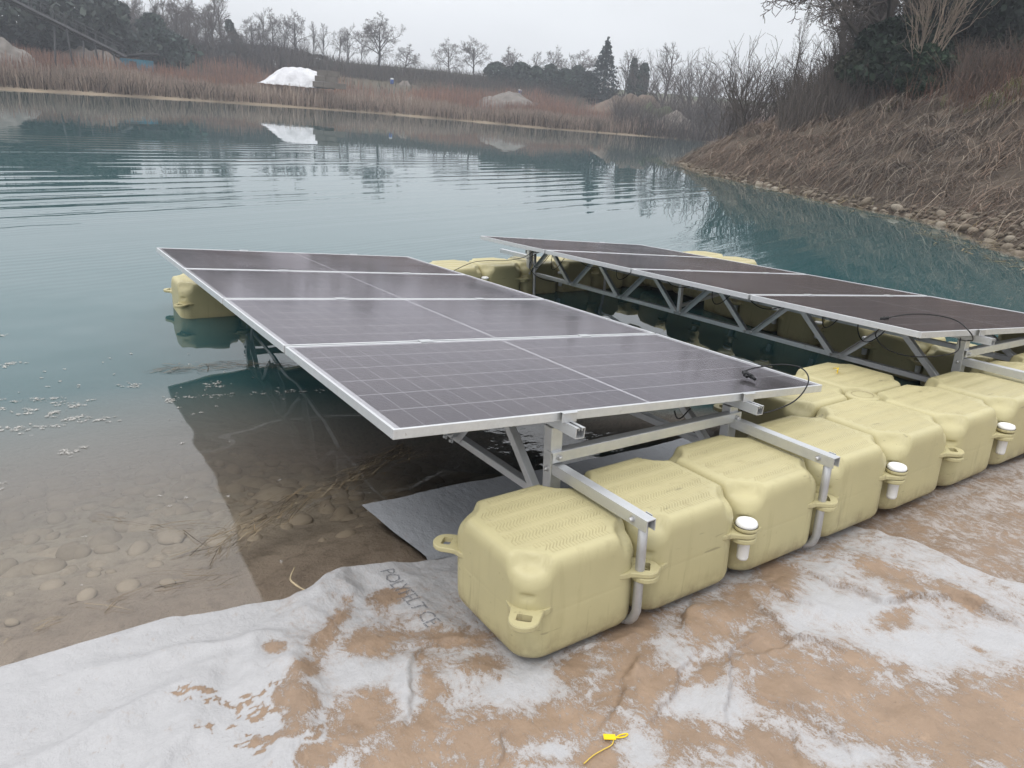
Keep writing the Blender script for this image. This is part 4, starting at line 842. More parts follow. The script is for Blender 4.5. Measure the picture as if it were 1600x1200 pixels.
# ------------------------------------------------------------------ trees
def tree_segs(seed, style):
    r = random.Random(seed); segs = []
    def branch(p, d, L, rad, lev, mx):
        n = 4 if lev < 2 else (3 if lev < 3 else 2); pts = [p]; dirs = [d]
        for i in range(n):
            bend = {'round': .16, 'tall': .10, 'multi': .10}[style] * (1 + .5 * lev)
            d = Vector((d.x + r.gauss(0, bend), d.y + r.gauss(0, bend), d.z + r.gauss(0, bend) + (.06 if style != 'round' else .02))).normalized()
            q = p + d * (L / n); r0 = rad * (1 - .62 * i / n); r1 = rad * (1 - .62 * (i + 1) / n); segs.append((p, q, r0, r1, lev)); p = q; pts.append(p); dirs.append(d)
        if lev >= mx: return
        nc = {0: 11, 1: 7, 2: 6, 3: 5}[lev] + r.randint(-1, 1)
        t0 = {'round': .30, 'tall': .22, 'multi': .12}[style] if lev == 0 else .25
        for k in range(nc):
            f_ = t0 + (1 - t0) * (k + r.random()) / nc; i = min(int(f_ * n), n - 1); b = pts[i].lerp(pts[i + 1], f_ * n - i); dd = dirs[i + 1]
            a1 = dd.orthogonal().normalized(); a1.rotate(Matrix.Rotation(r.random() * 6.283, 3, dd))
            ang = math.radians({'round': r.uniform(32, 62), 'tall': r.uniform(20, 42), 'multi': r.uniform(14, 34)}[style]); nd_ = (dd * math.cos(ang) + a1 * math.sin(ang)).normalized()
            nl = L * {'round': (.68 if lev == 0 else .62), 'tall': (.45 if lev == 0 else .6), 'multi': .62}[style] * r.uniform(.75, 1.1) * (1 - .45 * f_ if lev == 0 else 1 - .3 * f_)
            branch(b, nd_, nl, rad * (.50 if lev == 0 else .55) * (1 - .4 * f_), lev + 1, mx)
    if style == 'multi':
        for k in range(7):
            w = r.random() * 6.28; tl = r.uniform(.06, .42); branch(Vector((0, 0, 0)), Vector((math.cos(w) * tl, math.sin(w) * tl, 1)).normalized(), r.uniform(.6, .92), .011, 1, 3)
    else: branch(Vector((0, 0, 0)), Vector((r.gauss(0, .03), r.gauss(0, .03), 1)).normalized(), .62 if style == 'round' else .9, .020, 0, 4 if style == 'round' else 3)
    return segs
def seg_mesh(name, segs, minr, sides=3):
    if not segs: return None
    A = np.array([s_[0][:] for s_ in segs]); B = np.array([s_[1][:] for s_ in segs]); ra = np.maximum([s_[2] for s_ in segs], minr); rb = np.maximum([s_[3] for s_ in segs], minr * .8)
    d = B - A; d /= np.linalg.norm(d, axis=1)[:, None] + 1e-9; ref = np.where(np.abs(d[:, 2:3]) > .9, [[1, 0, 0]], [[0, 0, 1]]); u = np.cross(d, ref); u /= np.linalg.norm(u, axis=1)[:, None]; v = np.cross(d, u)
    V = []
    for k in range(sides):
        w = 6.2832 * k / sides; o = u * math.cos(w) + v * math.sin(w); V += [A + o * ra[:, None], B + o * rb[:, None]]
    V = np.stack(V, 1).reshape(-1, 3); base = (np.arange(len(segs)) * 2 * sides)[:, None]
    F = np.concatenate([base + np.array([2 * k, 2 * ((k + 1) % sides), 2 * ((k + 1) % sides) + 1, 2 * k + 1]) for k in range(sides)], 0); return mesh(name, V, F.astype(np.int32), True)
def proto(seed, style, minr=.0016):
    S_ = tree_segs(seed, style); H = max(s_[1].z for s_ in S_); S_ = [(a / H, b / H, r0 / H, r1 / H, l) for a, b, r0, r1, l in S_]
    cut = 1 if style != 'multi' else 1
    return seg_mesh('trunk', [s_ for s_ in S_ if s_[4] <= cut], .003, 5), seg_mesh('crown', [s_ for s_ in S_ if s_[4] > cut], minr, 3)
PROT = {'round': [proto(3, 'round'), proto(8, 'round'), proto(21, 'round'), proto(34, 'round')], 'tall': [proto(5, 'tall'), proto(14, 'tall'), proto(27, 'tall')], 'multi': [proto(6, 'multi'), proto(16, 'multi'), proto(26, 'multi')]}
BARK = mat_simple('grey_bark', (.085, .072, .062), .9, var=.25, scale=1.5); TWIG = mat_simple('twigs', (.105, .088, .078), .9, var=.2, scale=.6)
PALEB = mat_simple('pale_bark', (.24, .19, .145), .85, var=.25, scale=2)
for ps in PROT.values():
    for a, b in ps: a.materials.append(BARK); b.materials.append(TWIG)
ntree = 0
def bare_tree(px, ptop, D, style, label, group='bare trees on the hill', wide=1., idx=None, name='bare_tree', sink=.2):
    global ntree; ntree += 1
    q = bearing(px, ptop, D); zg = zt(q[0], q[1]) - sink; H = q[2] - zg; a, b = PROT[style][(ntree if idx is None else idx) % len(PROT[style])]
    r = thing(name, label, 'tree', T(q[0], q[1], zg) @ Matrix.Rotation(ntree * 2.4, 4, 'Z') @ Matrix.Diagonal((H * wide, H * wide, H, 1)), group)
    obj('trunk', a, None, r); obj('crown', b, None, r); return r
for a in [(593, 20, 150, 'round', 'largest bare tree on the ridge, with a wide rounded crown', 'bare trees on the hill', 1.15, 0), (545, 34, 150, 'tall', 'bare tree with steep limbs left of the largest rounded one', 'bare trees on the hill', 1.0),
          (528, 40, 154, 'round', 'dense bare tree third left of the largest rounded one', 'bare trees on the hill', .7), (566, 50, 153, 'tall', 'slim bare tree tucked against the left side of the largest rounded one', 'bare trees on the hill', .8),
          (630, 66, 150, 'round', 'smallest bare tree, just right of the largest rounded one', 'bare trees on the hill', 1.2, 1), (703, 57, 150, 'round', 'left of the two lone bare trees on the open skyline', 'bare trees on the hill', 1.0, 2), (747, 57, 150, 'round', 'right of the two lone bare trees on the open skyline', 'bare trees on the hill', 1.0, 3),
          (815, 72, 148, 'round', 'bare tree rising behind the left end of the dark hedge', 'bare trees on the hill', .95), (838, 78, 152, 'tall', 'thin bare tree behind the middle of the dark hedge', 'bare trees on the hill', 1.2), (865, 70, 148, 'round', 'bare tree behind the hedge, taller of the middle pair', 'bare trees on the hill', .85),
          (908, 74, 147, 'round', 'bare tree with a fan crown behind the right end of the hedge', 'bare trees on the hill', 1.1), (892, 90, 150, 'tall', 'short bare tree left of the fan crowned one', 'bare trees on the hill', 1.2),
          (985, 76, 140, 'tall', 'slim pale bare tree just right of the dark fir', 'bare trees right of the fir', 1.0), (998, 82, 138, 'tall', 'bare tree behind the left ivy-clad trunk', 'bare trees right of the fir', 1.1), (1018, 75, 136, 'multi', 'bare tree behind the right ivy-clad trunk', 'bare trees right of the fir', 1.1),
          (1045, 64, 128, 'tall', 'tallest slim bare tree in the clump left of the bank', 'bare trees right of the fir', 1.1), (1066, 72, 122, 'multi', 'many stemmed bare tree in the clump left of the bank', 'bare trees right of the fir', 1.2), (1090, 72, 116, 'multi', 'dense bare tree in the clump left of the bank', 'bare trees right of the fir', 1.2), (1112, 82, 110, 'multi', 'rightmost bare tree of the clump left of the bank', 'bare trees right of the fir', 1.2), (1130, 100, 104, 'multi', 'low bare thicket tree where the bank begins', 'bare trees right of the fir', 1.3),
          (505, 36, 152, 'tall', 'narrow bare tree by the gap in the ridge trees', 'bare trees on the hill', .9), (487, 32, 152, 'tall', 'narrow bare tree left of the gap in the ridge trees', 'bare trees on the hill', .8), (463, 15, 150, 'round', 'tall bare tree above the white tarpaulin', 'bare trees on the hill', .85), (440, 30, 152, 'tall', 'thin bare tree up left of the white tarpaulin', 'bare trees on the hill', .9),
          (425, 12, 149, 'round', 'dense bare tree with a twiggy top, left of the one above the tarpaulin', 'bare trees on the hill', .8), (408, 10, 151, 'tall', 'straight bare tree right of the small leaning bush', 'bare trees on the hill', .9), (390, 22, 150, 'round', 'spreading bare tree next to the small leaning bush', 'bare trees on the hill', .9), (347, -14, 138, 'tall', 'tallest pale bare tree left of the small leaning bush', 'bare trees on the left slope', .9)]:
    bare_tree(*a)
LW = [(330, -8), (315, 2), (300, -6), (283, 0), (268, -12), (255, -4), (240, -16), (226, -6), (212, -14), (200, 0), (188, -18), (176, -8), (160, -14), (132, -16), (118, -10), (104, -16)]
for k, (px, pt) in enumerate(LW): bare_tree(px, pt, 132 + 9 * ((k * 7) % 3), ['round', 'tall', 'tall', 'multi'][k % 4], f'bare tree in the dense wood on the left slope, {["first","second","third","fourth","fifth","sixth","seventh","eighth","ninth","tenth","eleventh","twelfth","thirteenth","fourteenth","fifteenth","sixteenth"][k]} from its right edge', 'bare trees on the left slope', 1.0)
for k, px in enumerate((322, 306, 292, 275, 262, 247, 233, 219, 205, 196, 182, 168, 150, 125)): bare_tree(px, -8 + 22 * ((k * 5) % 4) / 3, 150 + 4 * (k % 3), ['tall', 'round', 'multi'][k % 3], f'bare tree in the back row of the left wood, {ORD[k] if k < 12 else ["thirteenth", "fourteenth"][k - 12]} from its right edge', 'bare trees on the left slope', 1.0)
# evergreens: leaf sprays through the crown's volume
LEAFM = mat_attr('evergreen_leaves', .7)
def sprays(name, C, size, col, parent, mat=LEAFM, kind=None):
    n = len(C); d = rng.normal(0, 1, (n, 3)); d /= np.linalg.norm(d, axis=1)[:, None]; e_ = rng.normal(0, 1, (n, 3)); u = np.cross(d, e_); u /= np.linalg.norm(u, axis=1)[:, None]; v = np.cross(d, u)
    s_ = (size * (.6 + .8 * rng.random(n)))[:, None]
    V = np.stack([C - u * s_, C + v * s_ * .6, C + u * s_, C - v * s_ * .6], 1).reshape(-1, 3); F = np.arange(4 * n).reshape(n, 4)
    return obj(name, mesh(name, V, F.astype(np.int32), False, {'Col': ('FLOAT_COLOR', np.repeat(np.concatenate([col, np.ones((n, 1))], 1), 4, 0))}), mat, parent)
GREEN = [(.030, .048, .036), (.038, .058, .042), (.024, .038, .03), (.046, .062, .044)]  # hill evergreens, lightened so the leaf colour carries some distance haze
def trunk_of(r, H, rad, mat=BARK): obj('trunk', MB().tube([(0, 0, -.3), (.01 * H, 0, H * .5), (0, .01 * H, H * .85)], [rad, rad * .7, rad * .25], 8).me('trunk', True), mat, r)
def bushy(px, ptop, D, wpx, label, name='evergreen_bush', cat='bush', n=900, group='evergreens on the hill', squash=1., zbase=None, pal=GREEN, lump=.6, lean=0):
    q = bearing(px, ptop, D); zg = zt(q[0], q[1]) if zbase is None else zbase; H = max(q[2] - zg, .6); R_ = wpx / FPX * D / 2
    r = thing(name, label, cat, T(q[0], q[1], zg), group); trunk_of(r, H * .8, .04 * H)
    n = int(n * (1.8 if D > 60 else 3.0)); u = rng.random(n); th = rng.random(n) * 6.283; hz_ = rng.random(n); prof = np.sqrt(np.clip(1 - (2 * hz_ - 1) ** 2, .02, 1)) ** squash
    lp = 1 + lump * (vnoise(th * 1.3 + px, hz_ * 4 + px) - .5) * 2
    rr = R_ * prof * lp * np.sqrt(.25 + .85 * u); C = np.stack([rr * np.cos(th) + lean * hz_ * H, rr * np.sin(th), hz_ * H], -1)
    sprays('crown', C, np.full(n, min(.085 * R_ + .03 * H, .0042 * D)), colors(n, pal, .35), r); return r
q = bearing(950, 63, 140); zg = zt(q[0], q[1]) - .2; H = q[2] - zg
fir = thing('fir_tree', 'lone dark conical fir standing above the ridge line', 'tree', T(q[0], q[1], zg), 'evergreens on the hill'); trunk_of(fir, H, .16)
n = 5200; hz_ = rng.random(n) ** 1.15; tier = hz_ * 13 if False else np.floor(hz_ * 15 + rng.normal(0, .25, n)); ft = 0; th = rng.random(n) * 6.283; spoke = np.round(th / 6.283 * 9 + tier * .37) / 9 * 6.283 + rng.normal(0, .16, n)
Rm = (.44 * H) * (1 - hz_) ** .85 + .05; u = rng.random(n) ** .6; rr = Rm * u * (.75 + .35 * vnoise(tier * 3.1, spoke * 2)); zz = np.clip((tier + .35) / 15 * H * .97, 0, H) + .1 - rr * .22 + rng.normal(0, .16, n) + H * .03
sprays('crown', np.stack([rr * np.cos(spoke), rr * np.sin(spoke), zz], -1), np.full(n, .20), colors(n, [(.015, .03, .026), (.022, .038, .032), (.011, .022, .018)], .3), fir)
q = bearing(943, 58, 140); 
HB = [(777, 98, 148, 34, 'leftmost dark evergreen bush of the ridge hedge'), (797, 104, 149, 26, 'second dark bush of the ridge hedge, left of the reddish shrub'), (815, 98, 146, 30, 'dark bush under the first bare tree of the hedge'), (838, 104, 146, 34, 'broad dark bush in the middle of the ridge hedge'), (862, 101, 146, 28, 'dark bush under the middle pair of bare trees'), (884, 108, 145, 30, 'low dark bush of the ridge hedge'), (903, 103, 144, 28, 'dark bush under the fan crowned bare tree'), (921, 112, 143, 26, 'last low bush of the hedge, left of the fir')]
for a in HB: bushy(*a)
bushy(992, 92, 137, 11, 'slim ivy-clad trunk, nearest right of the dark fir', 'ivy_clad_trunk', 'tree', 700, squash=.5, lump=.3); bushy(1008, 100, 134, 15, 'broader ivy-clad trunk, second right of the dark fir', 'ivy_clad_trunk', 'tree', 800, squash=.6, lump=.3)
bushy(376, 33, 147, 14, 'small dark leaning bush alone on the ridge between bare trees', n=500, squash=.5, lean=-.35)
bushy(145, 2, 126, 34, 'left of the two dark cypress-like evergreens in the left wood', 'evergreen_tree', 'tree', 1500, squash=.45); bushy(174, 3, 127, 34, 'right of the two dark cypress-like evergreens in the left wood', 'evergreen_tree', 'tree', 1500, squash=.45); bushy(236, 22, 128, 30, 'dark narrow evergreen at the middle of the left wood', 'evergreen_tree', 'tree', 1200, squash=.5); bushy(255, 48, 118, 60, 'pale bluish green bush below the left wood', n=1200, pal=[(.05, .07, .06), (.06, .085, .07), (.04, .055, .05)])
bushy(48, -40, 112, 190, 'big dark spreading cedar behind the conveyor at the left edge', 'cedar_tree', 'tree', 5200, squash=.8, lump=.6, pal=[(.05, .062, .054), (.06, .072, .06), (.04, .052, .046)])
bushy(190, 40, 140, 120, 'dark bushy understorey in the left wood below the cypress pair', n=2200, lump=.5); bushy(300, 74, 140, 120, 'dark bushy understorey at the foot of the left wood, right half', n=2200, lump=.5, pal=[(.05, .05, .045), (.06, .055, .05), (.04, .042, .035)]); bushy(420, 76, 150, 110, 'low brown thicket below the trees above the tarpaulin', n=1800, pal=[(.06, .055, .05), (.075, .065, .055)])
def wood(name, x0, x1, D0, D1, n, h0, h1, pal, wd=.06):
    px = x0 + (x1 - x0) * rng.random(n); D = D0 + (D1 - D0) * rng.random(n); d = CF + CR * ((px - 800) / FPX)[:, None] + CU * .38; dh = np.hypot(d[:, 0], d[:, 1]); x = CAM[0] + d[:, 0] / dh * D; y = CAM[1] + d[:, 1] / dh * D
    z = terrain(x, y)[0]; h_ = (h0 + (h1 - h0) * rng.random(n) ** 1.4) * (.55 + .7 * np.clip(fbm(x * .12, y * .12) + .5, 0, 1)); lx_, ly_ = rng.normal(0, .30, n) * h_, rng.normal(0, .30, n) * h_
    ribbons(name, [np.stack([x, y, z - .1], -1), np.stack([x + lx_ * .3 + rng.normal(0, .06, n) * h_, y + ly_ * .4, z + h_ * .55], -1), np.stack([x + lx_, y + ly_, z + h_], -1)], wd * (.5 + rng.random(n)), colors(n, pal, .3))
wood('woodland_twigs', 90, 480, 125, 156, 14000, .8, 4.6, [(.075, .065, .06), (.09, .075, .066), (.06, .052, .048)])
wood('ridge_scrub', 470, 960, 140, 152, 14000, .5, 3.0, [(.085, .07, .06), (.10, .08, .065), (.065, .062, .05)])
wood('ridge_scrub', 960, 1180, 98, 132, 9000, 1.0, 4.2, [(.085, .073, .066), (.10, .085, .075), (.07, .06, .055)])
# trees and thickets on top of the right bank
bare_tree(1412, -230, 39, 'round', 'biggest bare tree on the right bank, trunk rising out of dark ivy', 'bare trees on the right bank', 1.15, 1); bare_tree(1355, -60, 40, 'round', 'twiggy bare tree left of the biggest one on the bank', 'bare trees on the right bank', 1.0, 3)
bare_tree(1200, 42, 46, 'multi', 'open many stemmed bare tree against the sky on the bank', 'bare trees on the right bank', 1.1, 0); bare_tree(1166, 74, 52, 'multi', 'small bare tree at the left end of the bank top', 'bare trees on the right bank', 1.0, 1); bare_tree(1182, 84, 50, 'multi', 'low bare shrub tree left of the open many stemmed one', 'bare trees on the right bank', 1.1, 2)
bare_tree(1264, 15, 42, 'tall', 'thin straight bare sapling against the sky on the bank', 'bare trees on the right bank', .45, 0)
w_ = bare_tree(1497, -150, 35, 'multi', 'pale stemmed coppiced willow near the right edge', 'bare trees on the right bank', .62, 0, 'pollard_willow')
for c_ in w_.children:
    c_.data = c_.data.copy(); c_.data.materials.clear(); c_.data.materials.append(PALEB)
for k, (px, pt, D) in enumerate(((1285, 50, 44), (1310, 42, 42), (1335, 30, 42), (1250, 80, 46), (1228, 95, 48), (1300, 75, 40), (1370, 40, 41), (1560, 40, 39), (1590, 50, 38))):
    bare_tree(px, pt, D, 'multi', f'grey twiggy thicket shrub on the bank top, {ORD[k]} of nine', 'thicket shrubs on the bank', 1.25, k, 'thicket_shrub')
wood('bank_thicket', 1225, 1420, 35, 48, 10000, .5, 2.4, [(.11, .096, .086), (.13, .11, .096), (.085, .075, .066)], .02)
wood('bank_thicket', 1300, 1760, 42, 56, 9000, 1.0, 5.5, [(.10, .088, .078), (.12, .10, .088), (.08, .07, .062)], .03)
for k, (px, pt, D, st) in enumerate(((1335, -20, 46, 'round'), (1380, -120, 48, 'round'), (1440, -160, 47, 'tall'), (1475, -190, 44, 'round'), (1540, -170, 47, 'round'), (1590, -120, 45, 'tall'))): bare_tree(px, pt, D, st, f'bare tree crowding the bank top behind the ivy, {ORD[k]} of six from the left', 'bare trees on the right bank', 1.1, k)
wood('bank_thicket', 1480, 1760, 33, 42, 11000, .5, 2.4, [(.11, .08, .066), (.13, .095, .075), (.085, .07, .06)], .018)
bushy(1425, 30, 37, 120, 'dark ivy mound climbing around the biggest tree trunk', 'ivy_mound', 'bush', 5200, 'evergreens on the bank', lump=.45, pal=[(.022, .036, .024), (.03, .046, .03), (.016, .026, .018)]); bushy(1385, 68, 37, 90, 'dull green bush left of the dark ivy mound', n=3000, group='evergreens on the bank', lump=.45, pal=[(.045, .052, .035), (.06, .062, .042), (.035, .04, .028)]); bushy(1455, 72, 35, 50, 'small glossy dark green bush under the ivy mound', n=1800, group='evergreens on the bank', pal=[(.02, .04, .022), (.03, .052, .03)])
bushy(1565, -130, 42, 120, 'tall dark evergreen filling the top right corner', 'evergreen_tree', 'tree', 7000, 'evergreens on the bank', squash=.6, lump=.5, pal=[(.016, .024, .018), (.022, .032, .023), (.03, .038, .028)]); bushy(1650, -120, 41, 130, 'dark evergreen cut by the right picture edge', 'evergreen_tree', 'tree', 6000, 'evergreens on the bank', squash=.6, lump=.5, pal=[(.016, .024, .018), (.022, .032, .023)]); bushy(1520, -60, 45, 90, 'dark evergreen behind the pale stemmed willow', 'evergreen_tree', 'tree', 4500, 'evergreens on the bank', squash=.6, lump=.5, pal=[(.02, .028, .022), (.026, .036, .026)])
def post_tree(px, pbase, D, h_, label):
    q = bearing(px, pbase, D); r = thing('fence_post', label, 'post', T(q[0], q[1], zt(q[0], q[1]) - .1), 'posts on the bank'); obj('shaft', MB().tube([(0, 0, 0), (.03, 0, h_ * .5), (.08, .02, h_)], [.06, .05, .04], 7).me('shaft', True), BARK, r)
post_tree(1258, 165, 36, 1.0, 'short dark stump standing alone on the bank slope')
SHR = [(936, 184, 86, 1.9, 26, 'dark fan shaped shrub at the far waterline'), (965, 200, 86, .8, 10, 'left of three small dark shrubs on the far shore'), (1000, 202, 90, 1.2, 9, 'middle one of three small dark shrubs on the far shore'), (1014, 205, 91, .9, 8, 'right of three small dark shrubs on the far shore')]
for px, pt, D, h_, wp, lb in SHR:
    q = bearing(px, pt, D); a, b = PROT['multi'][1]; zg = max(zt(q[0], q[1]), .05); r = thing('shore_shrub', lb, 'shrub', T(q[0], q[1], zg) @ Matrix.Diagonal((h_ * 1.1, h_ * 1.1, h_, 1)), 'shrubs on the far waterline'); obj('trunk', a, None, r); obj('crown', b, None, r)
# ------------------------------------------------------------------ things on the far side
def heap(name, label, px, D, wpx, hm, mat, cat='heap', group='heaps beyond the lake', sharp=2.0, seed=0, depth=.7):
    q = bearing(px, 150, D); zg = zt(q[0], q[1]); R_ = wpx / FPX * D / 2
    a = np.linspace(-1, 1, 44); A_, B_ = np.meshgrid(a, a, indexing='ij'); rr = np.hypot(A_, B_); Zh = hm * np.clip(1 - rr ** sharp, -.25, 1) * (1 + fbm(A_ * 2.2 + seed, B_ * 2.2, 4) * 1.2)
    right = np.array([CR[0], CR[1]]) / np.hypot(CR[0], CR[1]); fw = np.array([-right[1], right[0]])
    V = np.stack([A_ * R_ * right[0] + B_ * R_ * depth * fw[0], A_ * R_ * right[1] + B_ * R_ * depth * fw[1], Zh], -1).reshape(-1, 3); r = thing(name, label, cat, T(q[0], q[1], zg), group)
    obj('mound', mesh('mound', V, gridF(44, 44), True), mat, r); return r
GRAV = mat_simple('grey_gravel', (.165, .148, .132), .9, var=.25, scale=1.2); BRN = mat_simple('brown_earth', (.145, .108, .082), .9, var=.25, scale=.8); PALEG = mat_simple('pale_gravel', (.195, .168, .145), .9, var=.2, scale=1.)
heap('gravel_heap', 'grey gravel heap at the left picture edge', -6, 92, 130, 2.9, GRAV, seed=1); heap('gravel_heap', 'pale gravel heap behind the foot of the conveyor', 145, 104, 110, 2.6, PALEG, seed=2); heap('gravel_heap', 'long low grey heap in the middle of the far slope', 800, 112, 130, 2.5, GRAV, seed=3); heap('gravel_heap', 'small pale heap at the right end of the long grey heap', 866, 110, 16, 1.0, PALEG, seed=4)
heap('earth_mound', 'rounded brown earth mound below the dark fir', 985, 124, 130, 3.9, BRN, seed=5); heap('gravel_heap', 'pale heap of spoil beside the right bank', 1056, 106, 110, 2.3, PALEG, seed=6); heap('gravel_heap', 'low pale heap of spoil below the earth mound', 1018, 108, 90, 2.0, PALEG, seed=7); heap('gravel_heap', 'tiny pale heap on the far hillside below the ridge', 632, 138, 18, .8, PALEG, seed=8); heap('gravel_heap', 'white tent-like little heap up left of the tarpaulin', 430, 140, 12, .9, mat_simple('white_lime', (.62, .62, .62), .8), seed=9)
heap('grass_mound', 'green grassy mound right of the brown earth mound', 1030, 112, 80, 3.1, mat_simple('far_grass', (.09, .11, .05), .9, var=.3, scale=.5), seed=10)
# white tarpaulin heap and block wall
q = bearing(464, 125, 95); zg = 2.25; right = Vector((CR[0], CR[1], 0)).normalized(); fwd = Vector((-right.y, right.x, 0))
MTP = Matrix(((right.x, fwd.x, 0, q[0]), (right.y, fwd.y, 0, q[1]), (0, 0, 1, zg), (0, 0, 0, 1)))
tp_ = thing('tarpaulin_heap', 'bright white tarpaulin stretched over a heap on the far shore', 'tarpaulin', MTP)
a = np.linspace(-1, 1, 60); b = np.linspace(-1, 1, 26); A_, B_ = np.meshgrid(a, b, indexing='ij'); prof = np.interp(A_, [-1, -.85, -.62, -.42, -.2, .1, .4, .65, .85, 1], [0, .3, .66, .90, .98, 1.0, .95, .82, .6, .38]); Zt = 2.05 * prof * np.clip(1 - np.abs(B_) ** 2.2, 0, 1) + fbm(A_ * 3, B_ * 2, 2) * .14 + np.abs(np.sin(A_ * 13 + B_ * 3)) * .07 - .15
tarpm = mat_simple('white_tarpaulin', (.56, .56, .58), .6, var=.2, scale=1.3, bump=.15)
obj('cover', mesh('cover', np.stack([A_ * 3.75, B_ * 2.6, Zt], -1).reshape(-1, 3), gridF(60, 26), True), tarpm, tp_)
wl = thing('block_wall', 'grey concrete block wall at the right end of the white tarpaulin', 'wall', MTP @ T(3.0, -2.9, 0)); CONC = mat_simple('grey_concrete', (.15, .132, .115), .9, var=.15, scale=1.5)
for rw, (z_, x0_) in enumerate(((0, -.5), (.6, -.25), (1.2, .0))):
    for k in range(3):
        x_ = x0_ + k * 1.22; 
        if x_ + 1.2 < 3.3: obj('block', MB().box(x_, x_ + 1.2, 0, .6, z_, z_ + .585, .02).me('block'), CONC, wl)
# conveyor
a0 = Vector(bearing(-30, -22, 78)); a1 = Vector(bearing(192, 88, 96)); DK = mat_simple('weathered_steel', (.075, .075, .078), .7, .2, var=.2, scale=.5)
cvr = thing('conveyor', 'long sloping belt conveyor descending from the upper left corner', 'conveyor', Matrix.Identity(4)); d_ = a1 - a0; L_ = d_.length; Mx, _ = between(a0, a1)
obj('belt', MB().box(-.34, .34, 0, L_, .10, .16, .01).me('belt'), BLACK, cvr, mw=Mx)
for sx in (-.4, .4):
    obj('side_beam', MB().box(sx - .05, sx + .05, 0, L_, -.10, .08, .01).me('side_beam'), mat_simple('grey_steel', (.15, .15, .155), .6, .3), cvr, mw=Mx); obj('hand_rail', MB().tube([(sx, 0, .95), (sx, L_, .95)], .035, 6).me('hand_rail', True), DK, cvr, mw=Mx)
    for k in range(13): obj('rail_post', MB().box(sx - .025, sx + .025, k * L_ / 12.5, k * L_ / 12.5 + .05, .1, .95).me('rail_post'), DK, cvr, mw=Mx)
for f_ in (.48, .70, .86):
    p = a0 + d_ * f_; zb = zt(p.x, p.y)
    for sx in (-.9, .9): obj('leg', MB().tube([(p.x + sx * .5, p.y, p.z - .2), (p.x + sx, p.y + .6 * sx, zb)], .09, 6).me('leg', True), DK, cvr)
q = bearing(214, 95, 104); hut = thing('site_hut', 'small blue hut with a dark sloping roof at the conveyor foot', 'hut', Matrix(((right.x, fwd.x, 0, q[0]), (right.y, fwd.y, 0, q[1]), (0, 0, 1, zt(q[0], q[1])), (0, 0, 0, 1))))
obj('wall', MB().box(-1.5, 1.5, -1, 1, 0, 2.2, .02).me('wall'), mat_simple('blue_panel', (.05, .20, .28), .6), hut); obj('roof', MB().add([(-2.2, -1.3, 2.25), (2.2, -1.3, 2.9), (2.2, 1.3, 2.9), (-2.2, 1.3, 2.25), (-2.2, -1.3, 2.4), (2.2, -1.3, 3.05), (2.2, 1.3, 3.05), (-2.2, 1.3, 2.4)], [(0, 1, 2, 3), (4, 7, 6, 5), (0, 4, 5, 1), (1, 5, 6, 2), (2, 6, 7, 3), (3, 7, 4, 0)]).me('roof'), DK, hut); obj('door', MB().box(-.4, .4, -1.04, -1.003, .05, 1.95, .01).me('door'), DK, hut)
BLUE = mat_simple('blue_paint', (.03, .09, .30), .5); WPT = mat_simple('white_paint', (.7, .7, .7), .5)
for px, pb, D, lb in ((642, 141, 112, 'small blue drum with a white top low on the far slope'), (613, 106, 138, 'small blue drum with a white top just below the ridge left of the small tree'), (814, 121, 140, 'small blue drum at the foot of the dark hedge')):
    q = bearing(px, pb, D); c_ = thing('blue_drum', lb, 'drum', T(q[0], q[1], zt(q[0], q[1])), 'blue drums on the far slope'); h_ = .95; obj('body', MB().add(*lathe([(0, 0), (.27, 0), (.29, .06), (.29, h_ * .7), (.26, h_ * .78), (0, h_ * .78)], 14)).me('body', True), BLUE, c_); obj('lid', MB().add(*lathe([(.28, h_ * .76), (.28, h_ * .9), (.2, h_), (0, h_)], 14)).me('lid', True), WPT, c_)
q = bearing(925, 120, 150); hs = thing('white_house', 'low white house half hidden between the hedge and the fir', 'house', Matrix(((right.x, fwd.x, 0, q[0]), (right.y, fwd.y, 0, q[1]), (0, 0, 1, zt(q[0], q[1])), (0, 0, 0, 1))))
obj('wall', MB().box(-3, 3, -2, 2, 0, 2.3, .02).me('wall'), WPT, hs); obj('roof', MB().add([(-3.3, -2.3, 2.31), (3.3, -2.3, 2.31), (3.3, 2.3, 2.31), (-3.3, 2.3, 2.31), (-3.3, 0, 3.4), (3.3, 0, 3.4)], [(0, 1, 5, 4), (2, 3, 4, 5), (0, 4, 3), (1, 2, 5), (0, 3, 2, 1)]).me('roof'), mat_simple('grey_roof', (.32, .30, .29), .8), hs); obj('window', MB().box(-.6, .6, -2.05, -2.003, .9, 1.8, .01).me('window'), DK, hs)
def path(name, P, w, D):
    V = []; P = [bearing(px, py, D_) for px, py, D_ in P]; fine = []
    for a, b in zip(P[:-1], P[1:]):
        for k in range(24): fine.append(a + (b - a) * k / 24)
    for i, p in enumerate(fine[:-1]):
        d = fine[i + 1] - p; n_ = np.array([-d[1], d[0]]) / np.hypot(d[0], d[1]) * w / 2
        for s_ in (-1, 0, 1): x_, y_ = p[0] + n_[0] * s_, p[1] + n_[1] * s_; V.append((x_, y_, zt(x_, y_) + .12))
    m_ = len(fine) - 1; obj(name, mesh(name, V, gridF(m_, 3), True), mat_simple('pale_track', (.34, .29, .23), .9), kind='structure')
path('gravel_path', [(930, 136, 126), (965, 145, 118), (1000, 155, 110)], 2.4, 0); path('gravel_path', [(768, 152, 108), (850, 156, 106), (930, 163, 102)], 1.6, 0)
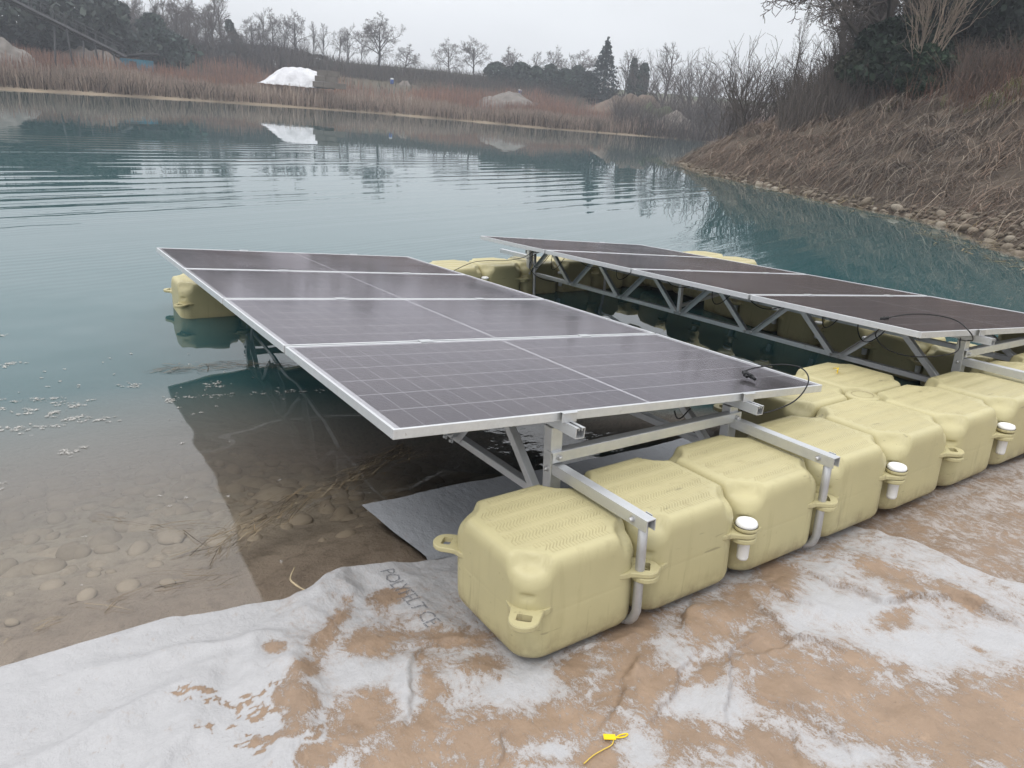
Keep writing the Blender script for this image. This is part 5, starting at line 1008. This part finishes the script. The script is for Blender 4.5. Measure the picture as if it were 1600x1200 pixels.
# ------------------------------------------------------------------ foam, straw and a stick on the near water
t = NT('foam'); fo = t.n('ShaderNodeBsdfDiffuse', {'Color': (.50, .48, .45, 1)}); tp = t.n('ShaderNodeBsdfTransparent'); mm = t.n('ShaderNodeMixShader', {0: t.map(t.noise(70, t.geo(), 4, .7), .42, .62, .05, .85), 1: tp.outputs[0], 2: fo.outputs[0]}); t.t.links.new(mm.outputs[0], t.out.inputs['Surface']); FOAM = t.m
fp = []; 
def foam_blob(x, y, r_, st=1.6, rot=0.):
    n_ = 20; w = np.linspace(0, 6.283, n_, endpoint=False); rr = r_ * (.35 + 1.0 * rng.random(n_)); px_, py_ = np.cos(w) * rr * st, np.sin(w) * rr; c_, s_ = math.cos(rot), math.sin(rot)
    return [(x, y, .0075)] + [(x + c_ * a - s_ * b, y + s_ * a + c_ * b, .0035) for a, b in zip(px_, py_)], [(0, k + 1, (k + 1) % n_ + 1) for k in range(n_)]
mbf = MB()
TR_ = [[(-1.45, 3.50), (-1.29, 3.42), (-1.17, 3.30), (-1.05, 3.22), (-.95, 3.14), (-.82, 3.05)], [(-1.4, 3.2), (-1.24, 3.12), (-1.1, 3.13)], [(-1.5, 3.62), (-1.1, 3.54), (-.98, 3.35)], [(-1.12, 2.72), (-1.02, 2.76)], [(-.70, 3.66), (-.62, 3.60)], [(-1.36, 4.25), (-1.30, 4.33)], [(-1.42, 4.98), (-1.33, 4.99)], [(-.5, 3.3), (-.44, 3.26)], [(-.2, 3.5), (-.12, 3.44)], [(-.4, 3.3), (.5, 3.1)]]
for tr in TR_:
    tr = np.array(tr); L_ = np.hypot(*np.diff(tr, axis=0).T).sum()
    for k in range(int(7 + L_ * 75)):
        u = rng.random() * (len(tr) - 1); i = int(u); p = tr[i] + (tr[i + 1] - tr[i]) * (u - i); s_ = .014 if L_ < .8 else .008
        mbf.add(*foam_blob(p[0] + rng.normal(0, .035), p[1] + rng.normal(0, .022), s_ * (.25 + rng.random() ** 2 * 1.1), 1.3 + rng.random(), rng.normal(-.4, .5)))
for k in range(60): mbf.add(*foam_blob(-1.6 + rng.random() * 1.9, 1.15 + rng.random() ** .7 * 3.2, .004 + .008 * rng.random(), 1.5, rng.random() * 6))
obj('foam', mesh('foam', mbf.v, mbf.f), FOAM, kind='stuff')
LINE = [[(-.62, 1.48), (-.44, 1.57), (-.26, 1.67), (-.12, 1.74), (.13, 1.85), (.36, 1.96), (.61, 2.07)], [(-.45, 3.86), (-.12, 3.84), (.18, 3.77), (.45, 3.62)], [(-1.1, 2.0), (-.75, 1.75), (-.55, 1.55)], [(-1.3, 1.25), (-.9, 1.3), (-.6, 1.28)]]
ps = []; 
for li, (tr, m_) in enumerate(zip(LINE, (330, 170, 20, 30))):
    tr = np.array(tr)
    for k in range(m_):
        u = rng.random() * (len(tr) - 1); i = int(u); e_ = tr[i + 1] - tr[i]; p = tr[i] + e_ * (u - i) + rng.normal(0, .045, 2); a = math.atan2(e_[1], e_[0]) + rng.normal(0, .35); ps.append((p[0], p[1], a, .015 + .10 * rng.random() ** 2.2))
ps = np.array(ps); n = len(ps); c_, s_ = np.cos(ps[:, 2]), np.sin(ps[:, 2]); zf_ = .003 + .006 * rng.random(n)
ribbons('floating_straw', [np.stack([ps[:, 0] - c_ * ps[:, 3], ps[:, 1] - s_ * ps[:, 3], zf_], -1), np.stack([ps[:, 0] + rng.normal(0, .006, n), ps[:, 1] + rng.normal(0, .006, n), zf_ + .004], -1), np.stack([ps[:, 0] + c_ * ps[:, 3], ps[:, 1] + s_ * ps[:, 3], zf_], -1)], .0014 + .0028 * rng.random(n), colors(n, [(.20, .15, .09), (.10, .075, .05), (.27, .22, .15), (.06, .045, .03)]), cross=ps[:, 2] + 1.57)
stick = thing('stick', 'pale curved stick lying in the shallow water near the sheet edge', 'stick', T(0, 0, 0)); obj('bark', MB().tube(spline([(-.36, 1.02, .004), (-.385, 1.08, .006), (-.39, 1.13, .006), (-.35, 1.20, .004)], 6), [.0045] * 12 + [.003] * 7, 7).me('bark', True), mat_simple('pale_wood', (.42, .34, .22), .8, var=.2, scale=30), stick)
# ------------------------------------------------------------------ air
t = NT('air'); pv_ = t.n('ShaderNodeVolumePrincipled', {'Color': (.88, .92, 1.0, 1), 'Density': .0014, 'Anisotropy': .2}); t.t.links.new(pv_.outputs[0], t.out.inputs['Volume'])
zs = 26.0
obj('haze', MB().box(-180, 345, -75, 345, -8, zs).me('haze'), t.m, kind='stuff')
